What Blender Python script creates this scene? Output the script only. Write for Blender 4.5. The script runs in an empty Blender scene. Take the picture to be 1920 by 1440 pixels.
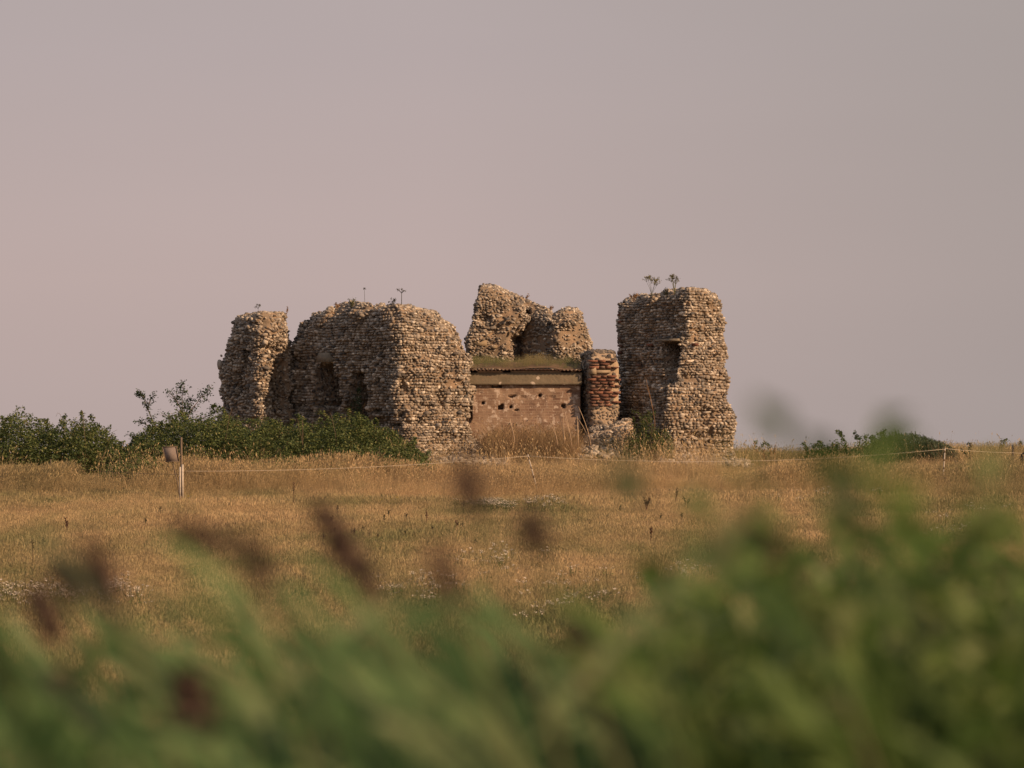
import bpy, math, random
import numpy as np
from mathutils import Vector, Matrix
rng = np.random.default_rng(7); random.seed(7)
S = bpy.context.scene; COL = S.collection

# ---------------------------------------------------------------- camera, sky, sun, exposure
FPX, HOR, CX, CY = 7800.0, 838.0, 960.0, 720.0
PITCH = math.atan((HOR-CY)/FPX)
cam = bpy.data.cameras.new('camera'); camo = bpy.data.objects.new('camera', cam); COL.objects.link(camo)
camo.location = (0, 0, 0); camo.rotation_euler = (math.pi/2+PITCH, 0, 0)
cam.sensor_width = 36; cam.lens = FPX/1920*36; cam.clip_start = .1; cam.clip_end = 12000
cam.dof.use_dof = True; cam.dof.focus_distance = 113.0; cam.dof.aperture_fstop = 3.7
S.camera = camo
SUN_AZ, SUN_EL = math.radians(121), math.radians(26)      # azimuth clockwise from +Y
w = bpy.data.worlds.new("World"); S.world = w; w.use_nodes = True
nt = w.node_tree; N = nt.nodes; L = nt.links; N.clear()
sky = N.new('ShaderNodeTexSky'); sky.sky_type = 'NISHITA'; sky.sun_disc = False
sky.sun_elevation = SUN_EL; sky.sun_rotation = SUN_AZ; sky.dust_density = 5; sky.air_density = 1.5
b1 = N.new('ShaderNodeBackground'); b1.inputs[1].default_value = .07; L.new(sky.outputs[0], b1.inputs[0])
tc = N.new('ShaderNodeTexCoord'); sp = N.new('ShaderNodeSeparateXYZ'); L.new(tc.outputs['Generated'], sp.inputs[0])
cr = N.new('ShaderNodeValToRGB'); mr = N.new('ShaderNodeMapRange')
mr.inputs[1].default_value = -.01; mr.inputs[2].default_value = .99; L.new(sp.outputs[2], mr.inputs[0]); L.new(mr.outputs[0], cr.inputs[0])
el = cr.color_ramp.elements
el[0].position = 0; el[0].color = (.47, .375, .355, 1); el[1].position = 1; el[1].color = (.30, .33, .40, 1)
e = el.new(.05); e.color = (.53, .415, .395, 1); e = el.new(.105); e.color = (.475, .395, .395, 1)
xr = N.new('ShaderNodeMapRange'); L.new(sp.outputs[0], xr.inputs[0])
xr.inputs[1].default_value = -.02; xr.inputs[2].default_value = .14; xr.inputs[3].default_value = 0; xr.inputs[4].default_value = .75
e = el.new(.17); e.color = (.43, .38, .375, 1); e = el.new(.5); e.color = (.34, .35, .39, 1)
mx = N.new('ShaderNodeMixRGB'); L.new(xr.outputs[0], mx.inputs[0]); L.new(cr.outputs[0], mx.inputs[1]); mx.inputs[2].default_value = (.365, .32, .305, 1)
mp = N.new('ShaderNodeMapping'); mp.inputs['Scale'].default_value = (7, 7, 32); L.new(tc.outputs['Generated'], mp.inputs[0])
hz = N.new('ShaderNodeTexNoise'); hz.inputs['Scale'].default_value = 1.0; hz.inputs['Detail'].default_value = 3; L.new(mp.outputs[0], hz.inputs[0])
hr = N.new('ShaderNodeMapRange'); L.new(hz.outputs[0], hr.inputs[0]); hr.inputs[1].default_value = .3; hr.inputs[2].default_value = .7; hr.inputs[3].default_value = .985; hr.inputs[4].default_value = 1.01
b2 = N.new('ShaderNodeBackground'); hm_ = N.new('ShaderNodeMixRGB'); hm_.blend_type = 'MULTIPLY'; hm_.inputs[0].default_value = 1; L.new(mx.outputs[0], hm_.inputs[1]); L.new(hr.outputs[0], hm_.inputs[2]); L.new(hm_.outputs[0], b2.inputs[0]); b2.inputs[1].default_value = .95
ms = N.new('ShaderNodeMixShader'); ms.inputs[0].default_value = .9; L.new(b1.outputs[0], ms.inputs[1]); L.new(b2.outputs[0], ms.inputs[2])
wo = N.new('ShaderNodeOutputWorld'); L.new(ms.outputs[0], wo.inputs[0])
sl = bpy.data.lights.new('sun', 'SUN'); sl.energy = 5.0; sl.angle = math.radians(.6); sl.color = (1.0, .67, .40)
slo = bpy.data.objects.new('sun', sl); COL.objects.link(slo)
to_sun = Vector((math.sin(SUN_AZ)*math.cos(SUN_EL), math.cos(SUN_AZ)*math.cos(SUN_EL), math.sin(SUN_EL)))
slo.rotation_euler = (-to_sun).to_track_quat('-Z', 'Y').to_euler()
S.view_settings.view_transform = 'Standard'; S.view_settings.look = 'None'; S.view_settings.exposure = 0.14; S.view_settings.gamma = 1
S.render.engine = 'CYCLES'
cy = S.cycles; cy.max_bounces = 5; cy.diffuse_bounces = 3; cy.glossy_bounces = 1; cy.transmission_bounces = 2; cy.transparent_max_bounces = 4
cy.use_denoising = True; cy.sample_clamp_indirect = 3; cy.caustics_reflective = False; cy.caustics_refractive = False
S.render.film_transparent = False

# ---------------------------------------------------------------- helpers
cp, spn = math.cos(PITCH), math.sin(PITCH)
def W(px, row, d):
    """point seen at photo pixel (px,row) standing d metres away (world y = d)"""
    px = np.asarray(px, float); row = np.asarray(row, float); d = np.asarray(d, float)
    a = (px-CX)/FPX; b = (CY-row)/FPX
    t = d/(cp-b*spn)
    return np.stack(np.broadcast_arrays(a*t, d, (spn+b*cp)*t), -1)
def Wv(px, row, d): return Vector(W(px, row, d).tolist())
def row_of(z, y):
    q = z/y; b = (q*cp-spn)/(cp+q*spn)
    return CY-b*FPX
def px_of(x, z, y): return CX+x/(y*cp+z*spn)*FPX

def mesh_obj(name, V, F, mats, parent=None, mi=None, smooth=False, attrs=None):
    V = np.ascontiguousarray(V, dtype=np.float32); me = bpy.data.meshes.new(name)
    if isinstance(F, np.ndarray): F = [F]
    me.vertices.add(len(V)); me.vertices.foreach_set('co', V.ravel())
    idx = np.concatenate([f.ravel() for f in F]); cnt = np.concatenate([np.full(len(f), f.shape[1]) for f in F])
    st = np.concatenate([[0], np.cumsum(cnt)[:-1]])
    me.loops.add(len(idx)); me.loops.foreach_set('vertex_index', idx.astype(np.int32))
    me.polygons.add(len(cnt)); me.polygons.foreach_set('loop_start', st.astype(np.int32)); me.polygons.foreach_set('loop_total', cnt.astype(np.int32))
    for m in (mats if isinstance(mats, (list, tuple)) else [mats]): me.materials.append(m)
    if mi is not None: me.polygons.foreach_set('material_index', np.asarray(mi, dtype=np.int32))
    if smooth is not False:
        me.polygons.foreach_set('use_smooth', np.full(len(cnt), True) if smooth is True else np.asarray(smooth))
    me.update(calc_edges=True)
    for k, (dom, typ, arr) in (attrs or {}).items():
        at = me.attributes.new(k, typ, dom); at.data.foreach_set('color' if 'COLOR' in typ else ('vector' if 'VECTOR' in typ else 'value'), np.ascontiguousarray(arr).ravel())
    o = bpy.data.objects.new(name, me); COL.objects.link(o)
    if parent is not None: o.parent = parent
    return o
class MB:
    def __init__(s): s.V = []; s.F = {}; s.n = 0
    def add(s, V, F):
        V = np.asarray(V, float); s.V.append(V)
        for f in (F if isinstance(F, list) else [F]):
            f = np.asarray(f); s.F.setdefault(f.shape[1], []).append(f+s.n)
        s.n += len(V)
    def box(s, c, sz, R=None, jit=0):
        v = np.array([[x, y, z] for x in (-.5, .5) for y in (-.5, .5) for z in (-.5, .5)])*np.array(sz)
        if jit: v = v+rng.normal(0, jit, v.shape)
        if R is not None: v = v@np.array(R).T
        s.add(v+np.array(c), np.array([[0,1,3,2],[4,6,7,5],[0,4,5,1],[2,3,7,6],[0,2,6,4],[1,5,7,3]]))
    def tube(s, pts, rad, n=6):
        pts = np.asarray(pts, float); rad = np.broadcast_to(rad, (len(pts),))
        T = np.gradient(pts, axis=0); T /= np.linalg.norm(T, axis=1)[:, None]+1e-9
        a = np.where(np.abs(T[:, 2:3]) > .9, np.array([[1., 0, 0]]), np.array([[0, 0, 1.]]))
        U = np.cross(T, a); U /= np.linalg.norm(U, axis=1)[:, None]; Wd = np.cross(T, U)
        th = np.linspace(0, 2*np.pi, n, endpoint=False)
        V = pts[:, None]+rad[:, None, None]*(U[:, None]*np.cos(th)[None, :, None]+Wd[:, None]*np.sin(th)[None, :, None])
        k = len(pts); i = np.arange(k-1)[:, None]*n; j = np.arange(n)[None]; j2 = (j+1) % n
        F = np.stack([i+j, i+j2, i+n+j2, i+n+j], -1).reshape(-1, 4)
        s.add(V.reshape(-1, 3), [F, np.arange(n)[None, ::-1], (np.arange(n)+(k-1)*n)[None]])
    def build(s, name, mat, parent=None, smooth=False):
        return mesh_obj(name, np.concatenate(s.V), [np.concatenate(f) for f in s.F.values()], mat, parent, smooth=smooth)
def tag(o, label=None, cat=None, group=None, kind=None):
    for k, v in (('label', label), ('category', cat), ('group', group), ('kind', kind)):
        if v: o[k] = v
    return o
def empty(name, loc):
    o = bpy.data.objects.new(name, None); COL.objects.link(o); o.location = loc; o.empty_display_size = .1; return o
def rebase(o):
    """parts are built in world space; keep them there under an Empty that stands at the base"""
    for c in COL.objects:
        if c.parent is o: c.matrix_parent_inverse = Matrix.Translation(-Vector(o.location))
# value noise
def _h(ix, iy, iz, s):
    h = (ix*374761393+iy*668265263+iz*2147483647+s*974634777) & 0xffffffff
    h = ((h ^ (h >> 13))*1274126177) & 0xffffffff
    return ((h ^ (h >> 16)) & 0xffff)/65535.0
def vnoise(P, s=0):
    P = np.asarray(P, float); i = np.floor(P).astype(np.int64); f = P-i; f = f*f*(3-2*f); r = 0
    for a in (0, 1):
        for b in (0, 1):
            for c in (0, 1):
                r = r+_h(i[..., 0]+a, i[..., 1]+b, i[..., 2]+c, s)*(f[..., 0] if a else 1-f[..., 0])*(f[..., 1] if b else 1-f[..., 1])*(f[..., 2] if c else 1-f[..., 2])
    return r*2-1
def fbm(P, sc, oc=3, s=0):
    r = 0; a = 1; t = 0
    for k in range(oc): r = r+a*vnoise(np.asarray(P)*sc*2**k+17.3*k, s+k); t += a; a *= .5
    return r/t
# materials
def mat(name, rough=.9):
    m = bpy.data.materials.new(name); m.use_nodes = True; n = m.node_tree
    b = n.nodes['Principled BSDF']; b.inputs['Roughness'].default_value = rough; b.inputs['Specular IOR Level'].default_value = .15
    return m, n, b
def node(n, t, ins=None, **kw):
    x = n.nodes.new(t)
    for k, v in kw.items(): setattr(x, k, v)
    for k, v in (ins or {}).items():
        if isinstance(v, bpy.types.NodeSocket): n.links.new(v, x.inputs[k])
        else: x.inputs[k].default_value = v
    return x
def ramp(n, fac, stops, interp='LINEAR'):
    r = n.nodes.new('ShaderNodeValToRGB'); n.links.new(fac, r.inputs[0]); e = r.color_ramp.elements; r.color_ramp.interpolation = interp
    while len(e) < len(stops): e.new(.5)
    for q, (p, c) in zip(e, stops): q.position = p; q.color = (*c, 1) if len(c) == 3 else c
    return r.outputs[0]
def mixc(n, f, a, b, mode='MIX'):
    x = n.nodes.new('ShaderNodeMixRGB'); x.blend_type = mode
    for i, v in enumerate((f, a, b)):
        if isinstance(v, bpy.types.NodeSocket): n.links.new(v, x.inputs[i])
        else: x.inputs[i].default_value = v if i == 0 else (*v, 1)
    return x.outputs[0]
def pos(n): return n.nodes.new('ShaderNodeNewGeometry').outputs['Position']
def noise(n, sc, det=4, vec=None, rough=.6):
    return node(n, 'ShaderNodeTexNoise', {'Vector': vec if vec else pos(n), 'Scale': sc, 'Detail': det, 'Roughness': rough}).outputs[0]
def thr(n, v, a, b):
    return node(n, 'ShaderNodeMapRange', {0: v, 1: a, 2: b}).outputs[0]
def bump(n, b, h, st=.5, dist=.02):
    x = node(n, 'ShaderNodeBump', {'Height': h, 'Strength': st, 'Distance': dist}); n.links.new(x.outputs[0], b.inputs['Normal'])

def flint_mat(name, stops, lichen=.0, tint=(1, 1, 1)):
    m, n, b = mat(name, .7); g = n.nodes.new('ShaderNodeNewGeometry')
    c = ramp(n, g.outputs['Random Per Island'], stops, 'LINEAR')
    c = mixc(n, thr(n, noise(n, 14, 5), .5, .8), c, (.17, .12, .08))
    c = mixc(n, thr(n, noise(n, 1.1, 4), .35, .7), c, mixc(n, .3, c, (.20, .13, .075), 'MIX'))
    if lichen: c = mixc(n, thr(n, noise(n, 2.3, 6), .72-lichen, .80-lichen), c, (.26, .12, .022))
    n.links.new(c, b.inputs['Base Color']); bump(n, b, noise(n, 60, 4), .5, .01); b.inputs['Specular IOR Level'].default_value = .25
    return m
FL = [(0, (.05, .05, .052)), (.14, (.12, .112, .105)), (.32, (.24, .21, .18)), (.5, (.35, .305, .26)), (.64, (.24, .18, .125)), (.72, (.34, .29, .24)), (.86, (.46, .395, .325)), (.95, (.58, .50, .41)), (1, (.74, .67, .57))]
FL2 = [(0, (.035, .035, .04)), (.3, (.09, .085, .085)), (.55, (.15, .13, .115)), (.75, (.22, .18, .14)), (1, (.38, .32, .26))]
M_FL = flint_mat('flint_cobbles', FL, .045); M_FLC = flint_mat('flint_dark_in_pale_mortar', FL2)
def mortar_mat(name, ca, cb, cc):
    m, n, b = mat(name, .95)
    c = mixc(n, thr(n, noise(n, 2.2, 6), .35, .65), ca, cb); c = mixc(n, thr(n, noise(n, 22, 5), .5, .75), c, cc)
    n.links.new(c, b.inputs['Base Color']); bump(n, b, noise(n, 35, 5), .9, .03); return m
M_MO = mortar_mat('old_lime_mortar', (.33, .23, .155), (.22, .17, .125), (.12, .095, .075))
M_MOC = mortar_mat('pale_lime_mortar', (.44, .33, .23), (.36, .26, .18), (.5, .4, .3))
def plain(name, c1, c2, sc=6, rough=.9, bs=.4, sb=40):
    m, n, b = mat(name, rough); n.links.new(mixc(n, thr(n, noise(n, sc, 6), .35, .65), c1, c2), b.inputs['Base Color']); bump(n, b, noise(n, sb, 4), bs, .01); return m

# ---------------------------------------------------------------- ground
GY = [-60, 2.6, 9, 48, 55, 72, 90, 101, 104, 110, 113, 116, 120, 125, 130, 142, 165, 300, 1000, 8000]
GZ = [-1.75, -1.75, -3.0, -3.1, -2.95, -2.51, -1.72, -1.32, -1.16, -.70, -.45, -.33, -.21, -.16, -.28, -.9, -2.2, -6, -13, -16]
def gz(x, y):
    x = np.asarray(x, float); y = np.asarray(y, float); x, y = np.broadcast_arrays(x, y)
    z = np.interp(y, GY, GZ)
    z = z+.42*np.exp(-((x-1.8)/2.4)**2-((y-116)/2.6)**2)           # soil heaped round the pillbox
    z = z-.42*np.clip((-6.2-x)/2.5, 0, 1)*np.clip((y-106)/6, 0, 1)-.22*np.exp(-((x-8.2)/2.4)**2)*np.clip((y-108)/6, 0, 1)
    P = np.stack([x, y, 0*x], -1)
    z = z+np.where(y < 160, .07*vnoise(P*.22, 3)+.035*vnoise(P*.9, 5), 0)
    return z
ys = np.concatenate([np.arange(-60, 0, 6), np.arange(0, 50, 1.0), np.arange(50, 140, .4), np.arange(140, 300, 8), np.arange(300, 1000, 60), np.arange(1000, 8001, 700)])
xs = np.concatenate([-np.geomspace(24, 6000, 22)[::-1], np.arange(-23.5, 23.6, .5), np.geomspace(24, 6000, 22)])
X, Y = np.meshgrid(xs, ys); Z = gz(X, Y)
ny, nx = X.shape; i = np.arange(ny-1)[:, None]*nx+np.arange(nx-1)[None]
gF = np.stack([i, i+1, i+nx+1, i+nx], -1).reshape(-1, 4)
m, n, b = mat('meadow_soil', 1)
c = ramp(n, noise(n, .35, 6), [(.3, (.22, .15, .085)), (.5, (.28, .19, .11)), (.7, (.17, .14, .065))])
c = mixc(n, thr(n, noise(n, 9, 6), .4, .7), c, (.15, .10, .06))
n.links.new(c, b.inputs['Base Color']); bump(n, b, noise(n, 12, 6), 1, .1)
tag(mesh_obj('ground', np.stack([X, Y, Z], -1).reshape(-1, 3), gF, m, smooth=True), kind='structure')

# ---------------------------------------------------------------- ruined flint walls
def ico():
    import bmesh
    bm = bmesh.new(); bmesh.ops.create_icosphere(bm, subdivisions=2, radius=1); bm.verts.ensure_lookup_table()
    V = np.array([v.co[:] for v in bm.verts]); F = np.array([[v.index for v in f.verts] for f in bm.faces]); bm.free(); return V, F
def ico1():
    import bmesh
    bm = bmesh.new(); bmesh.ops.create_icosphere(bm, subdivisions=1, radius=1); bm.verts.ensure_lookup_table()
    V = np.array([v.co[:] for v in bm.verts]); F = np.array([[v.index for v in f.verts] for f in bm.faces]); bm.free(); return V, F
ICO, ICOF = ico(); IC1, IC1F = ico1()
def stones(P, Nn, sx, sy, sz, tilt=.15, hi=False):
    """cobbles at P facing Nn; sx along the course, sy outwards, sz up"""
    IV, IF = (ICO, ICOF) if hi else (ICO, ICOF)
    k = len(P); up = np.tile([0, 0, 1.], (k, 1)); flat = np.abs(Nn[:, 2]) > .8; up[flat] = [0, 1., 0]
    T = np.cross(up, Nn); T /= np.linalg.norm(T, axis=1)[:, None]+1e-9; U = np.cross(Nn, T)
    a = rng.normal(0, tilt, k); ca, sa = np.cos(a)[:, None], np.sin(a)[:, None]
    T2 = T*ca+U*sa; U2 = U*ca-T*sa
    g = rng.normal(0, .16, (k, 1, 3, 3)); v = IV[None]
    # boxier, lumpy, never two alike
    vv = np.sign(v)*np.abs(v)**.8
    lum = 1+np.einsum('kvi,kvi->kv', np.repeat(vv, k, 0)[:, :, :]@g[:, 0], np.repeat(vv, k, 0))[..., None]
    j = 1+rng.normal(0, .05, (k, len(IV), 1))
    L3 = vv*np.stack([sx, sy, sz], -1)[:, None]*np.clip(lum, .6, 1.4)*j
    V = P[:, None]+L3[..., 0:1]*T2[:, None]+L3[..., 1:2]*Nn[:, None]+L3[..., 2:3]*U2[:, None]
    F = IF[None]+(np.arange(k)*len(IV))[:, None, None]
    return V.reshape(-1, 3), F.reshape(-1, 3)

class Wall:
    def __init__(s, keys, top, dref, cham=.25, inset=.18, holes=(), dents=(), amp=.06, amp2=.03, zb=None, seed=1, rnd=.10, rag=.05, rr=.18, hj=1.0):
        """keys: [(row, front[(px,d)...], back[(px,d)...])]; top: [(px,row)...] silhouette"""
        keys = sorted(keys, key=lambda k: -k[0]); s.dref = dref; s.seed = seed; s.cham, s.inset = cham, inset
        s.kz = np.array([float(W(960, k[0], dref)[2]) for k in keys])
        s.nf = len(keys[0][1])
        s.C = np.array([[W(p, k[0], d)[:2] for p, d in list(k[1])+list(k[2])[::-1]] for k in keys])  # keys x corners x 2
        s.nc = s.C.shape[1]
        mid = s.C[len(keys)//2]; nxt = np.roll(mid, -1, 0)
        s.len = np.linalg.norm(nxt-mid, axis=1); s.cum = np.concatenate([[0], np.cumsum(s.len)]); s.per = s.cum[-1]
        s.top = np.array(top, float); s.holes = holes; s.dents = dents; s.amp, s.amp2, s.rnd = amp, amp2, rnd; s.rag = rag; s.rr = rr; s.hj = hj
        s.zb = zb if zb is not None else -1.0
    def corner(s, j, z):
        j = j % s.nc
        return np.stack([np.interp(z, s.kz, s.C[:, j, 0]), np.interp(z, s.kz, s.C[:, j, 1])], -1)
    def xy(s, u, z):
        u = u % s.per; seg = np.clip(np.searchsorted(s.cum, u, side='right')-1, 0, s.nc-1); t = (u-s.cum[seg])/s.len[seg]
        p = np.zeros(u.shape+(2,)); nn = np.zeros(u.shape+(2,))
        for j in range(s.nc):
            m = seg == j
            if not m.any(): continue
            a, b = s.corner(j, z[m]), s.corner(j+1, z[m]); tt = t[m][..., None]
            p[m] = a*(1-tt)+b*tt; d = b-a; q = np.stack([d[..., 1], -d[..., 0]], -1); q /= np.linalg.norm(q, axis=-1)[..., None]+1e-9
            # bend the normal near the corners
            c = s.corner(j+2, z[m])-b; qc = np.stack([c[..., 1], -c[..., 0]], -1); qc /= np.linalg.norm(qc, axis=-1)[..., None]+1e-9
            e = a-s.corner(j-1, z[m]); qe = np.stack([e[..., 1], -e[..., 0]], -1); qe /= np.linalg.norm(qe, axis=-1)[..., None]+1e-9
            r = s.rr; d1 = (1-tt)*s.len[j]; d0 = tt*s.len[j]
            w1 = np.clip(1-d1/r, 0, 1)**1.5*.5; w0 = np.clip(1-d0/r, 0, 1)**1.5*.5
            q2 = q*(1-w1-w0)+qc*w1+qe*w0; q2 /= np.linalg.norm(q2, axis=-1)[..., None]+1e-9
            p[m] -= q2*((w1+w0)*2)**2*s.rnd
            nn[m] = q2
        return p, nn, seg
    def ztop(s, u):
        z = np.full(u.shape, s.kz.mean())
        for _ in range(4):
            p, _, _ = s.xy(u, z); pxx = px_of(p[..., 0], z, p[..., 1])
            z = W(960, np.interp(pxx, s.top[:, 0], s.top[:, 1]), p[..., 1])[..., 2]
        q = np.concatenate([p, 0*p[..., :1]], -1); return z+s.rag*(1.0*vnoise(q*1.7, s.seed+49)+vnoise(q*3.6, s.seed+50)+.7*vnoise(q*9, s.seed+51))
    def at(s, u, z, zt, raw=False):
        p, nn, seg = s.xy(u, z); pxx = px_of(p[..., 0], z, p[..., 1]); rr = row_of(z, p[..., 1])
        ins = np.where(seg < s.nf-1, s.inset, np.minimum(s.inset, .12))*np.clip((z-(zt-s.cham))/s.cham, 0, 1)**1.6
        P3 = np.concatenate([p, z[..., None]], -1)
        D = s.amp*fbm(P3, .9, 3, s.seed)+s.amp2*fbm(P3, 4.5, 2, s.seed+9)-s.amp*1.1*np.clip(fbm(P3*np.array([1, 1, 1.7]), 1.7, 3, s.seed+5)-.12, 0, 1)/.5
        front = seg < s.nf-1
        H = np.zeros(u.shape); jx = 3.6*vnoise(P3*4, 31)+1.5*vnoise(P3*11, 32); jy = 3.6*vnoise(P3*4, 41)+1.5*vnoise(P3*11, 42)
        for h in s.holes:
            x0, y0, x1, y1, dep = h[:5]; sg = h[5] if len(h) > 5 else None
            k = (1.0 if min(x1-x0, y1-y0) > 14 else .35)*s.hj
            m = front & (pxx+jx*k > x0) & (pxx+jx*k < x1) & (rr+jy*k > y0) & (rr+jy*k < y1)
            if sg is not None: m &= seg == sg
            dd = np.full(u.shape, float(dep))
            if len(h) > 6: dd = dep+(h[6]-dep)*np.clip((pxx-x0)/(x1-x0), 0, 1)      # splayed back
            if len(h) > 7: dd = dd*(1-h[7]*np.clip((rr-y0)/(y1-y0), 0, 1)**2)           # shallower towards its foot
            H = np.where(m, np.maximum(H, dd), H)
        for (x0, y0, rx, ry, dep) in s.dents:
            H = np.where(front, H+1.7*dep*np.exp(-((pxx-x0+jx*2)/rx)**2-((rr-y0+jy*2)/ry)**2), H)
        P3[..., :2] += nn*(D-H-ins)[..., None]
        return P3, nn, H
    def shell(s, step=.06):
        us = np.linspace(0, s.per, int(s.per/step)+1)
        us = np.unique(np.concatenate([us, s.cum])); us = us[:-1]; zt = s.ztop(us); nv = int((zt.max()-s.zb)/step)
        v = np.linspace(0, 1, nv)[:, None]; z = s.zb+(zt-s.zb)[None]*v; U = np.broadcast_to(us, z.shape)
        P, _, _ = s.at(U, z, np.broadcast_to(zt, z.shape)); k = len(us)
        i = np.arange(nv-1)[:, None]*k; j = np.arange(k)[None]; j2 = (j+1) % k
        F = np.stack([i+j, i+j2, i+k+j2, i+k+j], -1).reshape(-1, 4)
        # cap: front edge matched to back edge
        na = int(s.cum[s.nf-1]/step); nb = 14
        G, _ = s.cap(np.linspace(0, 1, na)[:, None]*np.ones((1, nb)), np.ones((na, 1))*np.linspace(0, 1, nb)[None])
        ii = np.arange(na-1)[:, None]*nb+np.arange(nb-1)[None]; F2 = np.stack([ii, ii+1, ii+nb+1, ii+nb], -1).reshape(-1, 4)+P.shape[0]*P.shape[1]
        return np.concatenate([P.reshape(-1, 3), G.reshape(-1, 3)]), np.concatenate([F, F2])
    def ufront(s, a): return np.interp(a, np.linspace(0, 1, s.nf), s.cum[:s.nf])
    def uback(s, a):
        cb = s.cum[s.nf:2*s.nf]; return np.interp(1-a, np.linspace(0, 1, s.nf), cb)
    def cap(s, a, t):
        uf, ub = s.ufront(a), s.uback(a); zf, zk = s.ztop(uf), s.ztop(ub)
        A, _, _ = s.at(uf, zf, zf); B, _, _ = s.at(ub, zk, zk)
        P = A*(1-t[..., None])+B*t[..., None]; P[..., 2] += np.sin(np.pi*t)*(.03+.07*fbm(P, 2.5, 2, 77)); return P, zf
    def studs(s, course=.115, wid=.145, jit=.3, outw=.05, skip=0.0, region=None, bare=0.0, prot=.3):
        PP, NN, SX, SY, SZ = [], [], [], [], []
        zmax = s.ztop(np.linspace(0, s.per, 200)).max(); z = s.zb+.3
        while z < zmax:
            h = course*rng.uniform(.8, 1.2); u = rng.uniform(0, .1); uu, ww = [], []
            while u < s.per:
                wdt = wid*rng.uniform(.6, 1.45); uu.append(u+wdt/2); ww.append(wdt); u += wdt
            uu = np.array(uu); ww = np.array(ww); zz = np.full(len(uu), z)+rng.normal(0, course*jit*.4, len(uu))+.03*vnoise(np.stack([uu, uu*0+z, uu*0], -1)*1.3, 4)
            zt = s.ztop(uu); m = (zz < zt-.02) & (rng.random(len(uu)) > skip)
            uu, ww, zz, zt = uu[m], ww[m], zz[m], zt[m]
            if len(uu):
                P, n2, H = s.at(uu, zz, zt); n3 = np.concatenate([n2, np.zeros((len(uu), 1))], -1)
                if region is not None:
                    k = region(px_of(P[:, 0], P[:, 2], P[:, 1]), row_of(P[:, 2], P[:, 1]))
                    P, n3, ww, H = P[k], n3[k], ww[k], H[k]
                k = (vnoise(P*1.6, 88)+.6*vnoise(P*4.5, 89) < .85-bare*2.6) | (rng.random(len(P)) < .4); P, n3, ww, H = P[k], n3[k], ww[k], H[k]
                if not len(P): z += h; continue
                sc = np.where(rng.random(len(P)) < .04, 1.5, rng.choice([.8, .95, 1.0, 1.08], len(P))); sy = outw*rng.uniform(.7, 1.5, len(P))*sc
                PP.append(P+n3*(sy*(prot-.15))[:, None]); NN.append(n3+rng.normal(0, .12, n3.shape)); SX.append(ww*.50*sc); SY.append(sy); SZ.append(h*.43*sc*rng.uniform(.75, 1.25, len(P)))
            z += h
        # top
        area = s.cum[s.nf-1]*1.0; k = int(area*150); a = rng.random(k); t = rng.random(k); P, _ = s.cap(a, t)
        if region is not None:
            q = region(px_of(P[:, 0], P[:, 2], P[:, 1]), row_of(P[:, 2], P[:, 1])); P = P[q]; k = len(P)
        nn = np.tile([0, 0, 1.], (k, 1))+rng.normal(0, .45, (k, 3)); PP.append(P); NN.append(nn)
        SX.append(rng.uniform(.025, .07, k)); SY.append(rng.uniform(.025, .045, k)); SZ.append(rng.uniform(.025, .055, k))
        P = np.concatenate(PP); Nn = np.concatenate(NN); Nn /= np.linalg.norm(Nn, axis=1)[:, None]
        return stones(P, Nn, np.concatenate(SX), np.concatenate(SY), np.concatenate(SZ), tilt=.12+jit*.5)
    def build(s, name, mats, parent=None, step=.06, extra=(), **kw):
        V, F = s.shell(step); V2, F2 = s.studs(**kw)
        # rubble on the reveals of the openings
        Q = V[F]; e = np.linalg.norm(Q[:, 1]-Q[:, 0], axis=1); e2 = np.linalg.norm(Q[:, 2]-Q[:, 1], axis=1); long_ = (np.maximum(e, e2) > 2.6*step)
        long_ &= Q[:, :, 2].mean(1) > -.8
        Q = Q[long_]; ar = e[long_]*e2[long_]; nper = rng.poisson(np.clip(ar*150, 0, 16)); ix = np.repeat(np.arange(len(Q)), nper)
        if len(ix):
            a, b_ = rng.random(len(ix))[:, None], rng.random(len(ix))[:, None]; q = Q[ix]; P = (q[:, 0]*(1-a)+q[:, 1]*a)*(1-b_)+(q[:, 3]*(1-a)+q[:, 2]*a)*b_
            nn = np.cross(q[:, 1]-q[:, 0], q[:, 3]-q[:, 0]); nn /= np.linalg.norm(nn, axis=1)[:, None]+1e-9; k = len(P)
            Va, Fa = stones(P, nn, rng.uniform(.025, .055, k), rng.uniform(.02, .035, k), rng.uniform(.022, .04, k), tilt=.3); F2 = np.concatenate([F2, Fa+len(V2)]); V2 = np.concatenate([V2, Va])
        Fs = [F, F2+len(V)]; Vs = [V, V2]; n0 = len(V)+len(V2)
        for (Ve, Fe) in extra: Vs.append(Ve); Fs[1] = np.concatenate([Fs[1], Fe+n0]); n0 += len(Ve)
        mi = np.concatenate([np.zeros(len(Fs[0])), np.ones(len(Fs[1]))])
        return mesh_obj(name, np.concatenate(Vs), Fs, mats, parent, mi, smooth=True)
def big_stones(lst):
    """single larger stones (px,row,d,w,h,depth) in metres"""
    P = np.array([W(a[0], a[1], a[2]) for a in lst]); k = len(lst); Nn = np.tile([.35, -.93, .05], (k, 1)); Nn /= np.linalg.norm(Nn[0])
    return stones(P, Nn, np.array([a[3] for a in lst])*.36, np.array([a[5] for a in lst])*.42, np.array([a[4] for a in lst])*.36, tilt=.2)

M_SLAB = plain('weathered_stone_slab', (.27, .22, .16), (.17, .15, .12), 9)
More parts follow.
